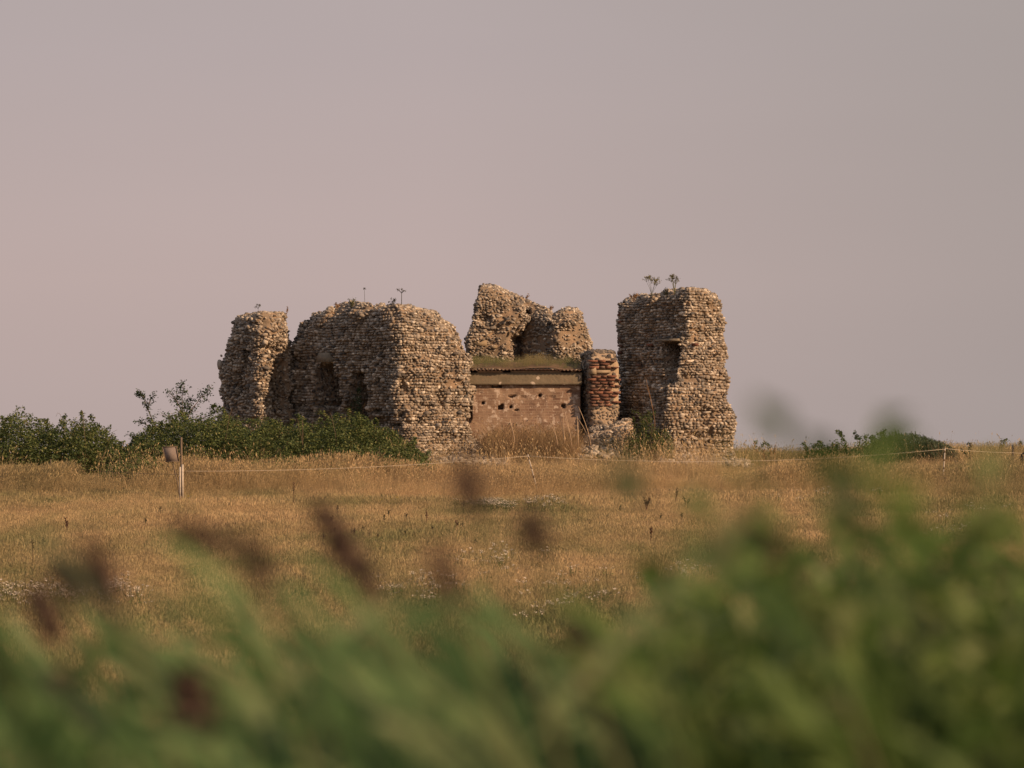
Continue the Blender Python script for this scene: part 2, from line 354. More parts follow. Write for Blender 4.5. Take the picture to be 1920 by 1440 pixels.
# A: left pier
A = Wall([(875, [(392, 116.6), (488, 115.3), (552, 116.3)], [(400, 118), (500, 117.6), (556, 117.8)]),
          (790, [(404, 116.5), (486, 115.3), (548, 116.3)], [(410, 117.9), (500, 117.4), (550, 117.7)]),
          (768, [(419, 116.4), (487, 115.3), (547, 116.3)], [(424, 117.8), (500, 117.4), (549, 117.7)]),
          (735, [(413, 116.4), (488, 115.3), (545, 116.2)], [(416, 117.8), (500, 117.4), (547, 117.7)]),
          (690, [(414, 116.4), (487, 115.3), (543, 116.2)], [(418, 117.8), (500, 117.4), (545, 117.7)]),
          (650, [(424, 116.4), (488, 115.3), (545, 116.2)], [(426, 117.8), (500, 117.4), (546, 117.7)]),
          (615, [(431, 116.4), (487, 115.3), (544, 116.2)], [(432, 117.8), (500, 117.4), (544, 117.7)]),
          (590, [(440, 116.4), (487, 115.3), (538, 116.2)], [(440, 117.8), (500, 117.4), (538, 117.7)])],
         [(400, 700), (424, 655), (431, 622), (438, 605), (450, 597), (470, 593), (485, 591), (500, 590), (520, 588), (532, 592), (540, 602), (545, 640)], 116,
         cham=.5, inset=.2, holes=[(457, 656, 467, 692, .45, 0), (441, 722, 449, 748, .5, 0), (420, 680, 437, 686, .12, 0)],
         dents=[(520, 700, 18, 40, .22), (505, 655, 18, 7, .14), (533, 730, 12, 40, .25), (505, 625, 25, 12, -.05), (470, 600, 30, 6, -.08)], amp=.17, amp2=.09, seed=3, rag=.07, rnd=.12, rr=.3)
tag(A.build('ruined_wall', [M_MO, M_FL], extra=[big_stones([(412, 683, 116.6, .2, .42, .3), (415, 667, 116.7, .13, .16, .2), (490, 678, 115.2, .2, .13, .2), (497, 642, 115.3, .22, .17, .2), (512, 668, 115.4, .2, .1, .2), (498, 690, 115.3, .3, .14, .2), (508, 699, 115.4, .16, .1, .2), (453, 640, 115.7, .1, .16, .15), (431, 684, 116, .22, .1, .2)])], course=.068, jit=.6, wid=.095, outw=.044, bare=.10),
    'narrow crumbling flint pier at the far left of the ruin with a sunlit broken side', 'ruined wall', 'flint walls of the ruined chapel')
# B: long wall with corner
def kB(r, l, c, rt, dr=114.9): return (r, [(l, 116.5), (c, 113.2), (rt, dr)], [(l+26, 118.3), (c+20, 115.5), (rt-2, dr+1.1)])
B = Wall([kB(880, 548, 796, 948, 114.6), kB(862, 545, 790, 940, 114.6), kB(838, 541, 778, 906), kB(815, 545, 770, 888), kB(790, 537, 756, 880), kB(768, 540, 757, 884), kB(745, 534, 747, 878), kB(722, 540, 745, 886), kB(700, 536, 753, 880), kB(675, 543, 747, 882), kB(650, 540, 750, 875), kB(625, 551, 743, 878), kB(600, 552, 750, 870), kB(565, 562, 744, 866)],
         [(536, 690), (545, 650), (552, 626), (562, 602), (576, 595), (598, 589), (612, 588), (625, 580), (645, 577), (655, 570), (668, 569), (682, 574), (692, 572), (706, 578), (720, 574), (735, 581), (744, 588), (752, 580), (762, 576), (768, 576), (790, 583), (815, 590), (835, 600), (852, 616), (865, 636), (875, 662), (882, 690), (886, 770), (897, 818), (915, 836), (948, 858)], 114,
         cham=.42, inset=.40, holes=[(588, 680, 628, 762, 1.25, 0, 1.0), (594, 740, 642, 800, .8, 0, .15, .3), (606, 705, 640, 780, .55, 0, .04), (656, 698, 680, 745, 1.15, 0), (650, 722, 688, 800, 1.0, 0),
                                   (701, 679, 708, 687, .3, 0), (702, 708, 710, 719, .3, 0), (699, 766, 711, 778, .3, 0), (744, 775, 751, 783, .3, 0), (772, 674, 779, 682, .3, 1), (746, 707, 762, 742, .14), (693, 780, 716, 800, .2, 0)],
         dents=[(763, 722, 9, 26, .16), (590, 615, 14, 8, .14), (700, 592, 12, 6, .12), (645, 600, 9, 6, .12), (840, 665, 8, 16, .08), (872, 740, 9, 12, .10), (560, 760, 16, 14, .12), (735, 800, 14, 10, .14), (822, 735, 12, 40, .10), (800, 690, 10, 20, -.05), (862, 700, 10, 40, -.06), (565, 700, 14, 60, .10), (640, 655, 30, 14, -.06), (720, 740, 16, 50, .08), (815, 762, 40, 4, .10), (848, 818, 30, 4, .14), (825, 830, 30, 4, .12), (838, 850, 30, 6, .08), (850, 790, 30, 15, -.08), (640, 585, 60, 6, -.08)], amp=.17, amp2=.05, seed=21, rnd=.17, rr=.4, rag=.085, hj=.6)
Bw = tag(B.build('ruined_wall', [M_MO, M_FL], extra=[big_stones([(841, 642, 113.95, .22, .17, .16), (818, 620, 113.5, .15, .12, .14), (756, 636, 113.15, .11, .13, .12), (799, 618, 113.3, .12, .09, .14), (821, 797, 113.3, .15, .15, .2), (812, 772, 113.4, .13, .1, .14),
    (845, 738, 113.7, .14, .09, .14), (840, 752, 113.6, .2, .1, .14), (861, 774, 113.8, .24, .13, .16), (851, 809, 113.5, .14, .12, .2), (838, 808, 113.3, .1, .1, .16), (668, 633, 114.5, .10, .2, .12)])], course=.076, jit=.18, wid=.09, outw=.047, bare=.0),
    'large flint wall left of centre with a gaping hole under a stone slab and a rounded sunlit end', 'ruined wall', 'flint walls of the ruined chapel')
q = MB(); c0 = W(611, 670, 115.2); R45 = Matrix.Rotation(math.radians(-43), 3, 'Z')
v = np.array([[-.15, -.1, .13], [.13, -.1, .13], [.20, -.12, -.13], [-.20, -.12, -.13], [-.15, .3, .13], [.13, .3, .13], [.20, .3, -.13], [-.20, .3, -.13]])
v[:, 0] *= 1.35
q.add(v@np.array(R45).T+c0, np.array([[0, 3, 2, 1], [4, 5, 6, 7], [0, 1, 5, 4], [1, 2, 6, 5], [2, 3, 7, 6], [3, 0, 4, 7]])); q.build('lintel', M_SLAB, Bw)
# C: back wall
C_ = Wall([(720, [(870, 121), (962, 121.2), (970, 122.05), (1046, 120.85), (1108, 121.5)], [(876, 122.4), (956, 122.8), (972, 123.5), (1046, 122.4), (1102, 122.7)]),
           (670, [(876, 121), (964, 121.2), (970, 122.05), (1045, 120.85), (1107, 121.5)], [(880, 122.4), (958, 122.8), (972, 123.5), (1046, 122.4), (1102, 122.7)]),
           (635, [(877, 121), (965, 121.2), (972, 122.0), (1044, 120.85), (1103, 121.5)], [(880, 122.4), (958, 122.8), (972, 123.5), (1046, 122.4), (1100, 122.7)]),
           (595, [(888, 121), (985, 121.25), (995, 121.45), (1040, 121.0), (1098, 121.5)], [(890, 122.4), (966, 122.8), (980, 123.4), (1046, 122.4), (1094, 122.7)]),
           (535, [(893, 121), (985, 121.3), (990, 121.6), (1042, 121.1), (1090, 121.5)], [(895, 122.4), (980, 122.8), (992, 123.2), (1046, 122.4), (1088, 122.7)])],
          [(868, 660), (877, 636), (884, 606), (890, 585), (893, 560), (900, 540), (918, 535), (935, 542), (960, 552), (985, 563), (1010, 573), (1028, 583), (1038, 592), (1050, 586), (1065, 583), (1085, 587), (1094, 600), (1101, 625), (1107, 660), (1112, 690)], 121,
          cham=.3, inset=.2, holes=[(985, 580, 996, 590, .2)], dents=[(965, 640, 8, 30, .12), (910, 600, 12, 10, .1), (905, 645, 25, 3, .07), (925, 622, 10, 8, .08), (1062, 600, 18, 18, -.1)], amp=.12, amp2=.05, zb=-.3, seed=8)
Cw = tag(C_.build('ruined_wall', [M_MO, M_FL], extra=[big_stones([(961, 622, 121.1, .18, .12, .2), (958, 604, 121.1, .17, .12, .2), (952, 598, 121, .2, .1, .2)])], course=.068, wid=.095, jit=.6, outw=.04, bare=.16),
    'tall pointed flint wall standing behind the grassy pillbox roof', 'ruined wall', 'flint walls of the ruined chapel')
q = MB(); q.box(W(897, 643, 121.1), (.5, .2, .16), jit=.01); q.box(W(925, 651, 121.15), (.24, .2, .09), jit=.01); q.box(W(895, 633, 121.1), (.3, .2, .08), jit=.01); q.build('dressed_stone', plain('dressed_stone', (.33, .25, .16), (.24, .18, .12), 7), Cw)
# F: right tower
def kF(r, l, c, rt, dc): dc = dc+.8; return (r, [(l, 117.1), (c, dc), (rt, dc+.95)], [(l+12, 118.1), (c+10, dc+1.9), (rt-8, dc+2.4)])
Fw_ = Wall([kF(890, 1162, 1252, 1386, 113.3), kF(862, 1162, 1250, 1382, 113.35), kF(840, 1162, 1252, 1372, 113.4), kF(815, 1160, 1246, 1376, 113.4), kF(798, 1160, 1248, 1379, 113.4), kF(782, 1160, 1250, 1380, 113.4), kF(765, 1160, 1252, 1372, 113.4), kF(742, 1159, 1250, 1363, 113.45), kF(728, 1159, 1254, 1363, 113.5), kF(716, 1158, 1268, 1364, 113.75), kF(698, 1158, 1271, 1366, 113.9), kF(680, 1157, 1276, 1358, 113.95), kF(662, 1157, 1281, 1367, 114), kF(645, 1157, 1286, 1362, 114.1), kF(628, 1156, 1288, 1352, 114.1), kF(600, 1155, 1291, 1359, 114.1), kF(580, 1155, 1291, 1352, 114.1), kF(545, 1153, 1292, 1351, 114.1)],
           [(1148, 590), (1153, 576), (1163, 569), (1180, 563), (1200, 557), (1225, 553), (1250, 552), (1270, 547), (1295, 545), (1315, 545), (1335, 549), (1350, 558), (1358, 580)], 114,
           cham=.22, inset=.22, holes=[(1243, 641, 1274, 692, 1.0, 0), (1249, 688, 1268, 722, .6, 0), (1180, 621, 1186, 635, .28, 0), (1198, 676, 1206, 686, .2, 0), (1215, 735, 1221, 755, .25, 0), (1237, 705, 1252, 770, .12, 0)],
           dents=[(1345, 682, 14, 14, .1), (1290, 708, 10, 5, .12), (1330, 772, 40, 4, .08), (1320, 815, 50, 4, .1), (1345, 832, 26, 4, .12), (1318, 585, 30, 8, -.06), (1225, 760, 14, 50, .1), (1345, 865, 25, 8, .08)], amp=.14, amp2=.05, seed=14, rnd=.13, rr=.35, rag=.065, hj=.3)
Fo = tag(Fw_.build('ruined_wall', [M_MO, M_FL], extra=[big_stones([(1356, 697, 115.5, .15, .12, .2), (1374, 784, 115.3, .14, .08, .2), (1354, 808, 115.1, .14, .18, .16), (1309, 798, 114.7, .14, .13, .14), (1325, 773, 114.8, .4, .08, .2), (1347, 662, 115.4, .13, .11, .15), (1339, 649, 115.3, .14, .12, .14), (1305, 770, 114.7, .13, .1, .14), (1340, 770, 115.0, .16, .08, .2)])], course=.078, wid=.1, jit=.2, outw=.047, bare=.02),
    'tallest flint tower fragment at the right with a dark window slot and sunlit right face', 'ruined wall', 'flint walls of the ruined chapel')
q = MB(); RF = Matrix.Rotation(math.radians(-48), 3, 'Z'); q.box(W(1259, 637, 115.3), (.74, .3, .07), RF, .008); q.build('lintel', M_SLAB, Fo)
M_BRK, nB, bB = mat('old_red_brick', .9)
g_ = nB.nodes.new('ShaderNodeNewGeometry'); cB = ramp(nB, g_.outputs['Random Per Island'], [(0, (.10, .05, .04)), (.4, (.16, .07, .05)), (.75, (.22, .10, .07)), (1, (.13, .09, .075))])
cB = mixc(nB, thr(nB, noise(nB, 18, 5), .5, .8), cB, (.28, .18, .12)); nB.links.new(cB, bB.inputs['Base Color']); bump(nB, bB, noise(nB, 50, 4), .6, .01)
q = MB()
for r in np.arange(590, 668, 6.5):
    if rng.random() < .55: q.box(W(1164+rng.uniform(-1, 1), r, 116.95), (.10, .16, .06), RF, .008)
for p, r, d in ((1218, 646, 115.85), (1198, 684, 116.2), (1303, 646, 114.97)): q.box(W(p, r, d), (.16, .12, .06), RF, .006)
q.build('brick_quoin', M_BRK, Fo)
# E: brick-faced stump
E = Wall([(850, [(1086, 116.0), (1110, 115.0), (1166, 115.2)], [(1092, 116.6), (1114, 116.2), (1160, 116.2)]),
          (790, [(1088, 116.0), (1110, 115.0), (1160, 115.2)], [(1092, 116.6), (1114, 116.2), (1158, 116.2)]),
          (700, [(1088, 116.0), (1106, 115.1), (1161, 115.3)], [(1092, 116.6), (1112, 116.2), (1158, 116.2)]),
          (655, [(1090, 116.0), (1106, 115.2), (1159, 115.3)], [(1092, 116.6), (1112, 116.2), (1156, 116.2)])],
         [(1086, 690), (1089, 676), (1097, 666), (1110, 661), (1124, 658), (1142, 660), (1155, 664), (1160, 672), (1166, 700)], 115, cham=.2, inset=.14, amp=.015, amp2=.02, seed=5, rnd=.05, rag=.03)
Eo = tag(E.build('ruined_wall', [M_MOC, M_FLC], course=.095, wid=.12, outw=.022, prot=.25, jit=.45, skip=.1, region=lambda p, r: ~((p > 1106) & (r > 676) & (r < 762)) | (rng.random(len(p)) < .12)),
         'short stump of pale mortar with courses of red brick beside the pillbox', 'ruined wall', 'flint walls of the ruined chapel')
q = MB(); RE = Matrix.Rotation(math.radians(14), 3, 'Z')
def face(p, r, out=.0):
    t = (p-1108)/(1160-1108); return W(p, r, 115.06+.22*t+.015-out)
rb = np.random.default_rng(11)
for k, r in enumerate([677, 683, 689, 706, 712, 718, 724, 730, 736, 742, 748, 754, 760]):
    p = 1108.0+rb.uniform(-7, 1)
    while p < 1156:
        wpx = rb.choice([9, 12, 15, 17])
        if p+wpx > 1164: wpx = max(6, 1163-p)
        if rb.random() < .78: q.box(face(p+wpx/2, r+rb.uniform(-.4, .4), .03), (wpx/67, .16, .053*rb.uniform(.8, 1.15)), RE, .006)
        p += wpx+rb.uniform(1.5, 3.5)
q.build('brick_courses', M_BRK, Eo)
q = MB(); q.box(face(1128, 696.5, .02), (.5, .14, .09), RE, .01); q.box(face(1112, 695, .03), (.19, .14, .2), RE, .02); q.build('dressed_stone', plain('stump_stone', (.34, .26, .18), (.26, .2, .14), 7), Eo)
# low rubble
E2 = Wall([(860, [(1092, 114.4), (1150, 114.1), (1200, 114.6)], [(1096, 115.1), (1150, 115), (1198, 115.2)]), (780, [(1098, 114.4), (1150, 114.2), (1192, 114.6)], [(1102, 115.1), (1150, 115), (1190, 115.2)])],
          [(1092, 815), (1110, 806), (1135, 800), (1158, 793), (1172, 789), (1186, 790), (1193, 806), (1199, 830)], 114.4, cham=.2, inset=.15, amp=.07, amp2=.05, seed=6)
tag(E2.build('low_wall', [M_MOC, M_FL], course=.075, wid=.09, outw=.025, jit=.7), 'low broken rubble footing at the foot of the brick stump', 'ruined wall', 'flint walls of the ruined chapel')

# fallen flints at the feet
P = []
for (x0, x1, y0, y1, k) in ((-2.7, -.15, 112.2, 114.2, 420), (4.0, 6.5, 112.4, 114.3, 300), (1.7, 3.6, 113.2, 114.4, 160)):
    x, y = rng.uniform(x0, x1, k), y1-(y1-y0)*rng.random(k)**1.5; P.append(np.stack([x, y, gz(x, y)+.10*(y-y0)/(y1-y0)], -1))
P = np.concatenate(P); k = len(P); nn = np.tile([0, 0, 1.], (k, 1))+rng.normal(0, .4, (k, 3)); nn /= np.linalg.norm(nn, axis=1)[:, None]
V, F = stones(P, nn, rng.uniform(.04, .13, k), rng.uniform(.03, .08, k), rng.uniform(.04, .10, k), tilt=1)
tag(mesh_obj('rubble', V, F, M_FL, smooth=True), 'fallen flints and rubble scattered at the feet of the ruined walls', 'rubble', kind='stuff')

# ---------------------------------------------------------------- pillbox
pb = tag(empty('pillbox', (0.3, 115.4, -.1)), 'squat brick and concrete pillbox with grass on its roof between the ruin walls', 'pillbox')
m, n, b = mat('pillbox_brick', .92)
pp = pos(n); s3 = node(n, 'ShaderNodeSeparateXYZ', {0: pp}); cmb = node(n, 'ShaderNodeCombineXYZ', {0: s3.outputs[0], 1: s3.outputs[2]})
bt = node(n, 'ShaderNodeTexBrick', {'Vector': cmb.outputs[0], 'Color1': (.18, .105, .075, 1), 'Color2': (.29, .19, .135, 1), 'Mortar': (.33, .235, .17, 1), 'Scale': 1.0, 'Mortar Size': .009, 'Mortar Smooth': .3, 'Brick Width': .225, 'Row Height': .076})
c = mixc(n, thr(n, noise(n, 1.6, 7), .42, .62), bt.outputs[0], (.34, .235, .165))
c = mixc(n, thr(n, noise(n, 4, 6), .48, .75), c, (.17, .10, .07))
c = mixc(n, thr(n, noise(n, 8, 5), .545, .63), c, (.52, .41, .33))
n.links.new(c, b.inputs['Base Color']); bump(n, b, mixc(n, .5, bt.outputs['Fac'], noise(n, 20, 5)), .7, .02)
M_PB = m
m, n, b = mat('lichened_concrete', .95)
c = ramp(n, noise(n, 2.0, 6), [(.3, (.16, .13, .09)), (.55, (.225, .18, .125)), (.75, (.12, .10, .07))])
c = mixc(n, thr(n, noise(n, 9, 5), .55, .8), c, (.26, .18, .12))
vo = node(n, 'ShaderNodeTexVoronoi', {'Vector': pos(n), 'Scale': 3.2, 'Randomness': 1.0}); gate = thr(n, noise(n, 1.7, 2), .47, .49)
rad = node(n, 'ShaderNodeMath', {0: vo.outputs['Distance'], 1: .26}, operation='LESS_THAN')
mm = node(n, 'ShaderNodeMath', {0: rad.outputs[0], 1: gate}, operation='MULTIPLY')
c = mixc(n, mm.outputs[0], c, (.55, .45, .36))
n.links.new(c, b.inputs['Base Color']); bump(n, b, noise(n, 18, 6), .6, .02); M_CON = m
PBW = Wall([(860, [(876, 115.3), (1089, 115.3)], [(876, 118.6), (1089, 118.6)]), (720, [(876, 115.3), (1089, 115.3)], [(876, 118.6), (1089, 118.6)])], [(860, 721), (1100, 721)], 115.3, cham=.01, inset=0,
           holes=[(923, 722.5, 941, 727.5, .3), (903, 754, 907.5, 759.5, .25), (933.5, 760, 943, 768, .35), (955, 761, 960, 765, .2), (953, 741, 966, 745, .15), (1009, 739.5, 1015, 743.5, .25), (1053, 759, 1060, 764, .25), (866, 724, 884, 790, .8), (966, 767, 971, 771, .2), (1062, 733, 1088, 736, .05), (890, 734, 935, 735.5, .04), (975, 745, 1040, 746.5, .04)],
           amp=.012, amp2=.016, zb=-.6, rnd=.02, rag=0)
V, F = PBW.shell(.035); mesh_obj('brick_wall', V, F, M_PB, pb, smooth=False)
q = MB()
def lumpy_beam(px0, px1, r0, r1, d0, d1, n_=60, amp=.012):
    a = W(px0, r1, d0); b_ = W(px1, r0, d0); xs_ = np.linspace(a[0], b_[0], n_); zs = np.linspace(a[2], b_[2], 8); G = np.array([[x, d0, z] for z in zs for x in xs_])
    G[:, 1] += amp*fbm(G, 4, 3, 2); Bk = G.copy(); Bk[:, 1] = d1
    ii = np.arange(7)[:, None]*n_+np.arange(n_-1)[None]; f = np.stack([ii, ii+1, ii+n_+1, ii+n_], -1).reshape(-1, 4); k = len(G)
    rim = list(range(n_))+[n_-1+n_*j for j in range(1, 8)]+[7*n_+j for j in range(n_-2, -1, -1)]+[n_*j for j in range(6, 0, -1)]
    rf = np.array([[rim[j], rim[(j+1) % len(rim)], rim[(j+1) % len(rim)]+k, rim[j]+k] for j in range(len(rim))])[:, ::-1]
    return np.concatenate([G, Bk]), np.concatenate([f, f[:, ::-1]+k, rf])
q.add(*lumpy_beam(872, 1091, 698.5, 721.5, 115.2, 118.7)); q.build('concrete_beam', M_CON, pb)
q = MB(); q.add(*lumpy_beam(895, 942, 695.4, 698.3, 115.18, 118.6, amp=.05)); q.add(*lumpy_beam(958, 1052, 695.8, 698.3, 115.2, 118.6, amp=.05)); q.add(*lumpy_beam(1070, 1078, 695.8, 698.3, 115.24, 118.6, amp=.03)); q.add(*lumpy_beam(876, 1088, 694.6, 695.9, 115.5, 118.6, amp=.0)); q.build('mortar_bed', plain('mortar_bed', (.44, .32, .22), (.34, .24, .16), 5), pb)
# corrugated iron sheet: a wave
xs_ = np.arange(W(868, 0, 115.1)[0], W(1092, 0, 115.1)[0], .018); zc = W(960, 693.6, 115.1)[2]
sag = .02*vnoise(np.stack([xs_*1.1, xs_*0, xs_*0], -1), 9)
wv = np.stack([xs_, xs_*0+115.06+.03*vnoise(np.stack([xs_*2.5, xs_*0, xs_*0], -1), 4), zc+sag+0.017*np.sin(xs_*2*np.pi/.105)], -1); n_ = len(wv)
lo = wv.copy(); lo[:, 2] -= .02; bk = wv.copy(); bk[:, 1] = 118.7; lb = bk.copy(); lb[:, 2] -= .02; V = np.concatenate([wv, bk, lo, lb]); i = np.arange(n_-1)
F = np.concatenate([np.stack([i, i+1, i+1+n_, i+n_], -1), np.stack([i+2*n_, i+3*n_, i+1+3*n_, i+1+2*n_], -1), np.stack([i, i+2*n_, i+1+2*n_, i+1], -1)])
mesh_obj('corrugated_sheet', V, F, plain('rusty_corrugated_iron', (.08, .045, .035), (.15, .09, .065), 8), pb, smooth=True)
# soil on the roof
gx = np.linspace(W(868, 0, 115)[0]+.05, W(1090, 0, 115)[0], 60); gy = np.linspace(115.15, 118.9, 30); X, Y = np.meshgrid(gx, gy)
def roofz(X, Y):
    t = np.clip((Y-115.15)/1.0, 0, 1); base = W(960, 691.5, 115.15)[2]; P = np.stack([X, Y, 0*X], -1)
    return base+.17*t**.8+.04*vnoise(P*2, 8)
Z = roofz(X, Y); i = np.arange(29)[:, None]*60+np.arange(59)[None]
M_SOIL = plain('roof_soil', (.12, .075, .045), (.17, .11, .07), 5)
mesh_obj('soil_cover', np.stack([X, Y, Z], -1).reshape(-1, 3), np.stack([i, i+1, i+61, i+60], -1).reshape(-1, 4), M_SOIL, pb, smooth=True)
rebase(pb)

# ---------------------------------------------------------------- grass, instanced tufts
def blade_mat(name, stops, scl, extra=None, trans=.25):
    m, n, b = mat(name, .75); oi = n.nodes.new('ShaderNodeObjectInfo'); at = node(n, 'ShaderNodeAttribute', attribute_name='tone', attribute_type='INSTANCER')
    p = pos(n); f = node(n, 'ShaderNodeMath', {0: noise(n, scl, 5, p), 1: .75, 2: -.02}, operation='MULTIPLY_ADD'); f = node(n, 'ShaderNodeMath', {0: oi.outputs['Random'], 1: .08, 2: f.outputs[0]}, operation='MULTIPLY_ADD')
    g = n.nodes.new('ShaderNodeNewGeometry'); f2 = node(n, 'ShaderNodeMath', {0: g.outputs['Random Per Island'], 1: .17, 2: f.outputs[0]}, operation='MULTIPLY_ADD')
    c = ramp(n, f2.outputs[0], stops)
    c = mixc(n, at.outputs['Fac'], c, (.15, .16, .07))
    n.links.new(c, b.inputs['Base Color'])
    tr = n.nodes.new('ShaderNodeBsdfTranslucent'); n.links.new(c, tr.inputs[0]); mxs = node(n, 'ShaderNodeMixShader', {0: trans})
    n.links.new(b.outputs[0], mxs.inputs[1]); n.links.new(tr.outputs[0], mxs.inputs[2]); n.links.new(mxs.outputs[0], n.nodes['Material Output'].inputs[0])
    return m
DRY = [(.15, (.22, .165, .10)), (.36, (.41, .29, .165)), (.52, (.56, .395, .225)), (.68, (.38, .31, .165)), (.85, (.23, .22, .10))]
M_DRY = blade_mat('dry_grass', DRY, .45)
def blades(k, h, spread, lean, width, head=0.0, bend=.5, lean_dir=None):
    """k curved blades as strips of 3 segments; with a seed head for some"""
    V, F = [], []; base = 0
    r = rng.random(k)**.6*spread; a = rng.random(k)*2*np.pi; bx, by = r*np.cos(a), r*np.sin(a)
    H = h*rng.uniform(.55, 1.15, k); az = rng.random(k)*2*np.pi if lean_dir is None else lean_dir+rng.normal(0, .7, k); Ln = H*np.abs(rng.normal(lean, lean*.7+.05, k))
    fa = rng.random(k)*np.pi; T = np.array([0, .4, .75, 1.0])
    for i in range(k):
        d = np.array([math.cos(az[i]), math.sin(az[i])]); ww = width*rng.uniform(.7, 1.3); sx = np.array([math.cos(fa[i]), math.sin(fa[i]), 0])
        hd = head and rng.random() < head; wd = np.array([1, .8, .55, .1]) if not hd else np.array([.6, .5, .45, .4])
        P = np.array([[bx[i]+d[0]*Ln[i]*t**(1+bend*2), by[i]+d[1]*Ln[i]*t**(1+bend*2), H[i]*t*(1-.12*t*Ln[i]/H[i])] for t in T])
        v = np.empty((8, 3)); v[0::2] = P-sx*ww*wd[:, None]/2; v[1::2] = P+sx*ww*wd[:, None]/2
        V.append(v); F += [[base, base+1, base+3, base+2], [base+2, base+3, base+5, base+4], [base+4, base+5, base+7, base+6]]; base += 8
        if hd:
            q0 = P[3]; dr = (P[3]-P[2]); dr /= np.linalg.norm(dr); hl = rng.uniform(.05, .1); hw = ww*rng.uniform(1.5, 2.4)
            v = np.array([q0, q0+dr*hl*.4+sx*hw, q0+dr*hl, q0+dr*hl*.4-sx*hw]); V.append(v); F.append([base, base+1, base+2, base+3]); base += 4
    return np.concatenate(V), np.array(F)
SRC = []
def source(name, V, F, m):
    o = mesh_obj(name, V, F, m); COL.objects.unlink(o); SRC.append(o); return o
def instancer(name, P, scale, rotz, tone, idx, sources, label, cat):
    me = bpy.data.meshes.new(name); me.vertices.add(len(P)); me.vertices.foreach_set('co', np.ascontiguousarray(P, dtype=np.float32).ravel())
    for k, t, arr in (('scl', 'FLOAT', scale), ('rz', 'FLOAT', rotz), ('tone', 'FLOAT', tone), ('idx', 'INT', idx)):
        a = me.attributes.new(k, t, 'POINT'); a.data.foreach_set('value', np.ascontiguousarray(arr, dtype=np.int32 if t == 'INT' else np.float32))
    o = bpy.data.objects.new(name, me); COL.objects.link(o); tag(o, label, cat, kind='stuff')
    g = bpy.data.node_groups.new(name, 'GeometryNodeTree'); g.interface.new_socket('Geometry', in_out='INPUT', socket_type='NodeSocketGeometry'); g.interface.new_socket('Geometry', in_out='OUTPUT', socket_type='NodeSocketGeometry')
    gi, go = g.nodes.new('NodeGroupInput'), g.nodes.new('NodeGroupOutput'); jn = g.nodes.new('GeometryNodeJoinGeometry')
    for s_ in reversed(sources):
        oi = g.nodes.new('GeometryNodeObjectInfo'); oi.inputs['Object'].default_value = s_; oi.inputs['As Instance'].default_value = True; g.links.new(oi.outputs['Geometry'], jn.inputs[0])
    ip = g.nodes.new('GeometryNodeInstanceOnPoints'); m2p = g.nodes.new('GeometryNodeMeshToPoints')
    g.links.new(gi.outputs[0], m2p.inputs[0]); g.links.new(m2p.outputs[0], ip.inputs['Points']); g.links.new(jn.outputs[0], ip.inputs['Instance'])
    ip.inputs['Pick Instance'].default_value = True
    def na(nm, t):
        x = g.nodes.new('GeometryNodeInputNamedAttribute'); x.data_type = t; x.inputs[0].default_value = nm; return x.outputs['Attribute']
    g.links.new(na('idx', 'INT'), ip.inputs['Instance Index']); g.links.new(na('scl', 'FLOAT'), ip.inputs['Scale'])
    cx = g.nodes.new('ShaderNodeCombineXYZ'); g.links.new(na('rz', 'FLOAT'), cx.inputs[2]); g.links.new(cx.outputs[0], ip.inputs['Rotation']); g.links.new(ip.outputs[0], go.inputs[0])
    md = o.modifiers.new('scatter', 'NODES'); md.node_group = g
    return o
# sources
short = [source('short_tuft', *blades(50, .115, .22, .25, .004, head=.04), M_DRY) for _ in range(4)]
tall = [source('tall_tuft', *blades(34, .56, .24, .25, .0045, head=.5, lean_dir=0.0), M_DRY) for _ in range(4)]
def scatter(n_, x0, x1, y0, y1, fn=None):
    """x limits are given as fractions of the view's width at that distance"""
    y = rng.uniform(y0, y1, n_); x = rng.uniform(x0, x1, n_)*(y*.1231+3.2)/1.12
    if fn is not None: k = fn(x, y); x, y = x[k], y[k]
    return x, y
def in_walls(x, y): return (y > 113.6) & (y < 118.8) & (x > -1.5) & (x < 2.1)
def grass(name, n_, x0, x1, y0, y1, srcs, s0, s1, tonef, label, fn=None, sf=None):
    x, y = scatter(n_, x0, x1, y0, y1, fn); z = gz(x, y)-.01; k = len(x); P = np.stack([x, y, z], -1)
    sc = rng.uniform(s0, s1, k)*(sf(x, y) if sf else 1); tn = np.clip(tonef(x, y, P)+rng.normal(0, .09, k), 0, 1)
    return instancer(name, P, sc, rng.normal(0, .7, k) if srcs is tall else rng.random(k)*6.28, tn, rng.integers(0, len(srcs), k), srcs, label, 'grass')
def nz(P, sc, s): return vnoise(P*np.array([1, .35, 1])*sc, s)
grass('short_grass', 290000, -1.25, 1.25, 34, 104, short, .5, 1.0, lambda x, y, P: .40+.46*nz(P, .22, 50)+.36*nz(P, .8, 51)+.22*nz(P, 2.5, 52)+.010*np.clip(95-y, 0, 30), 'short sun dried golden grass covering the open meadow', sf=lambda x, y: 1+.3*vnoise(np.stack([x, y, 0*x], -1)*.5, 6))
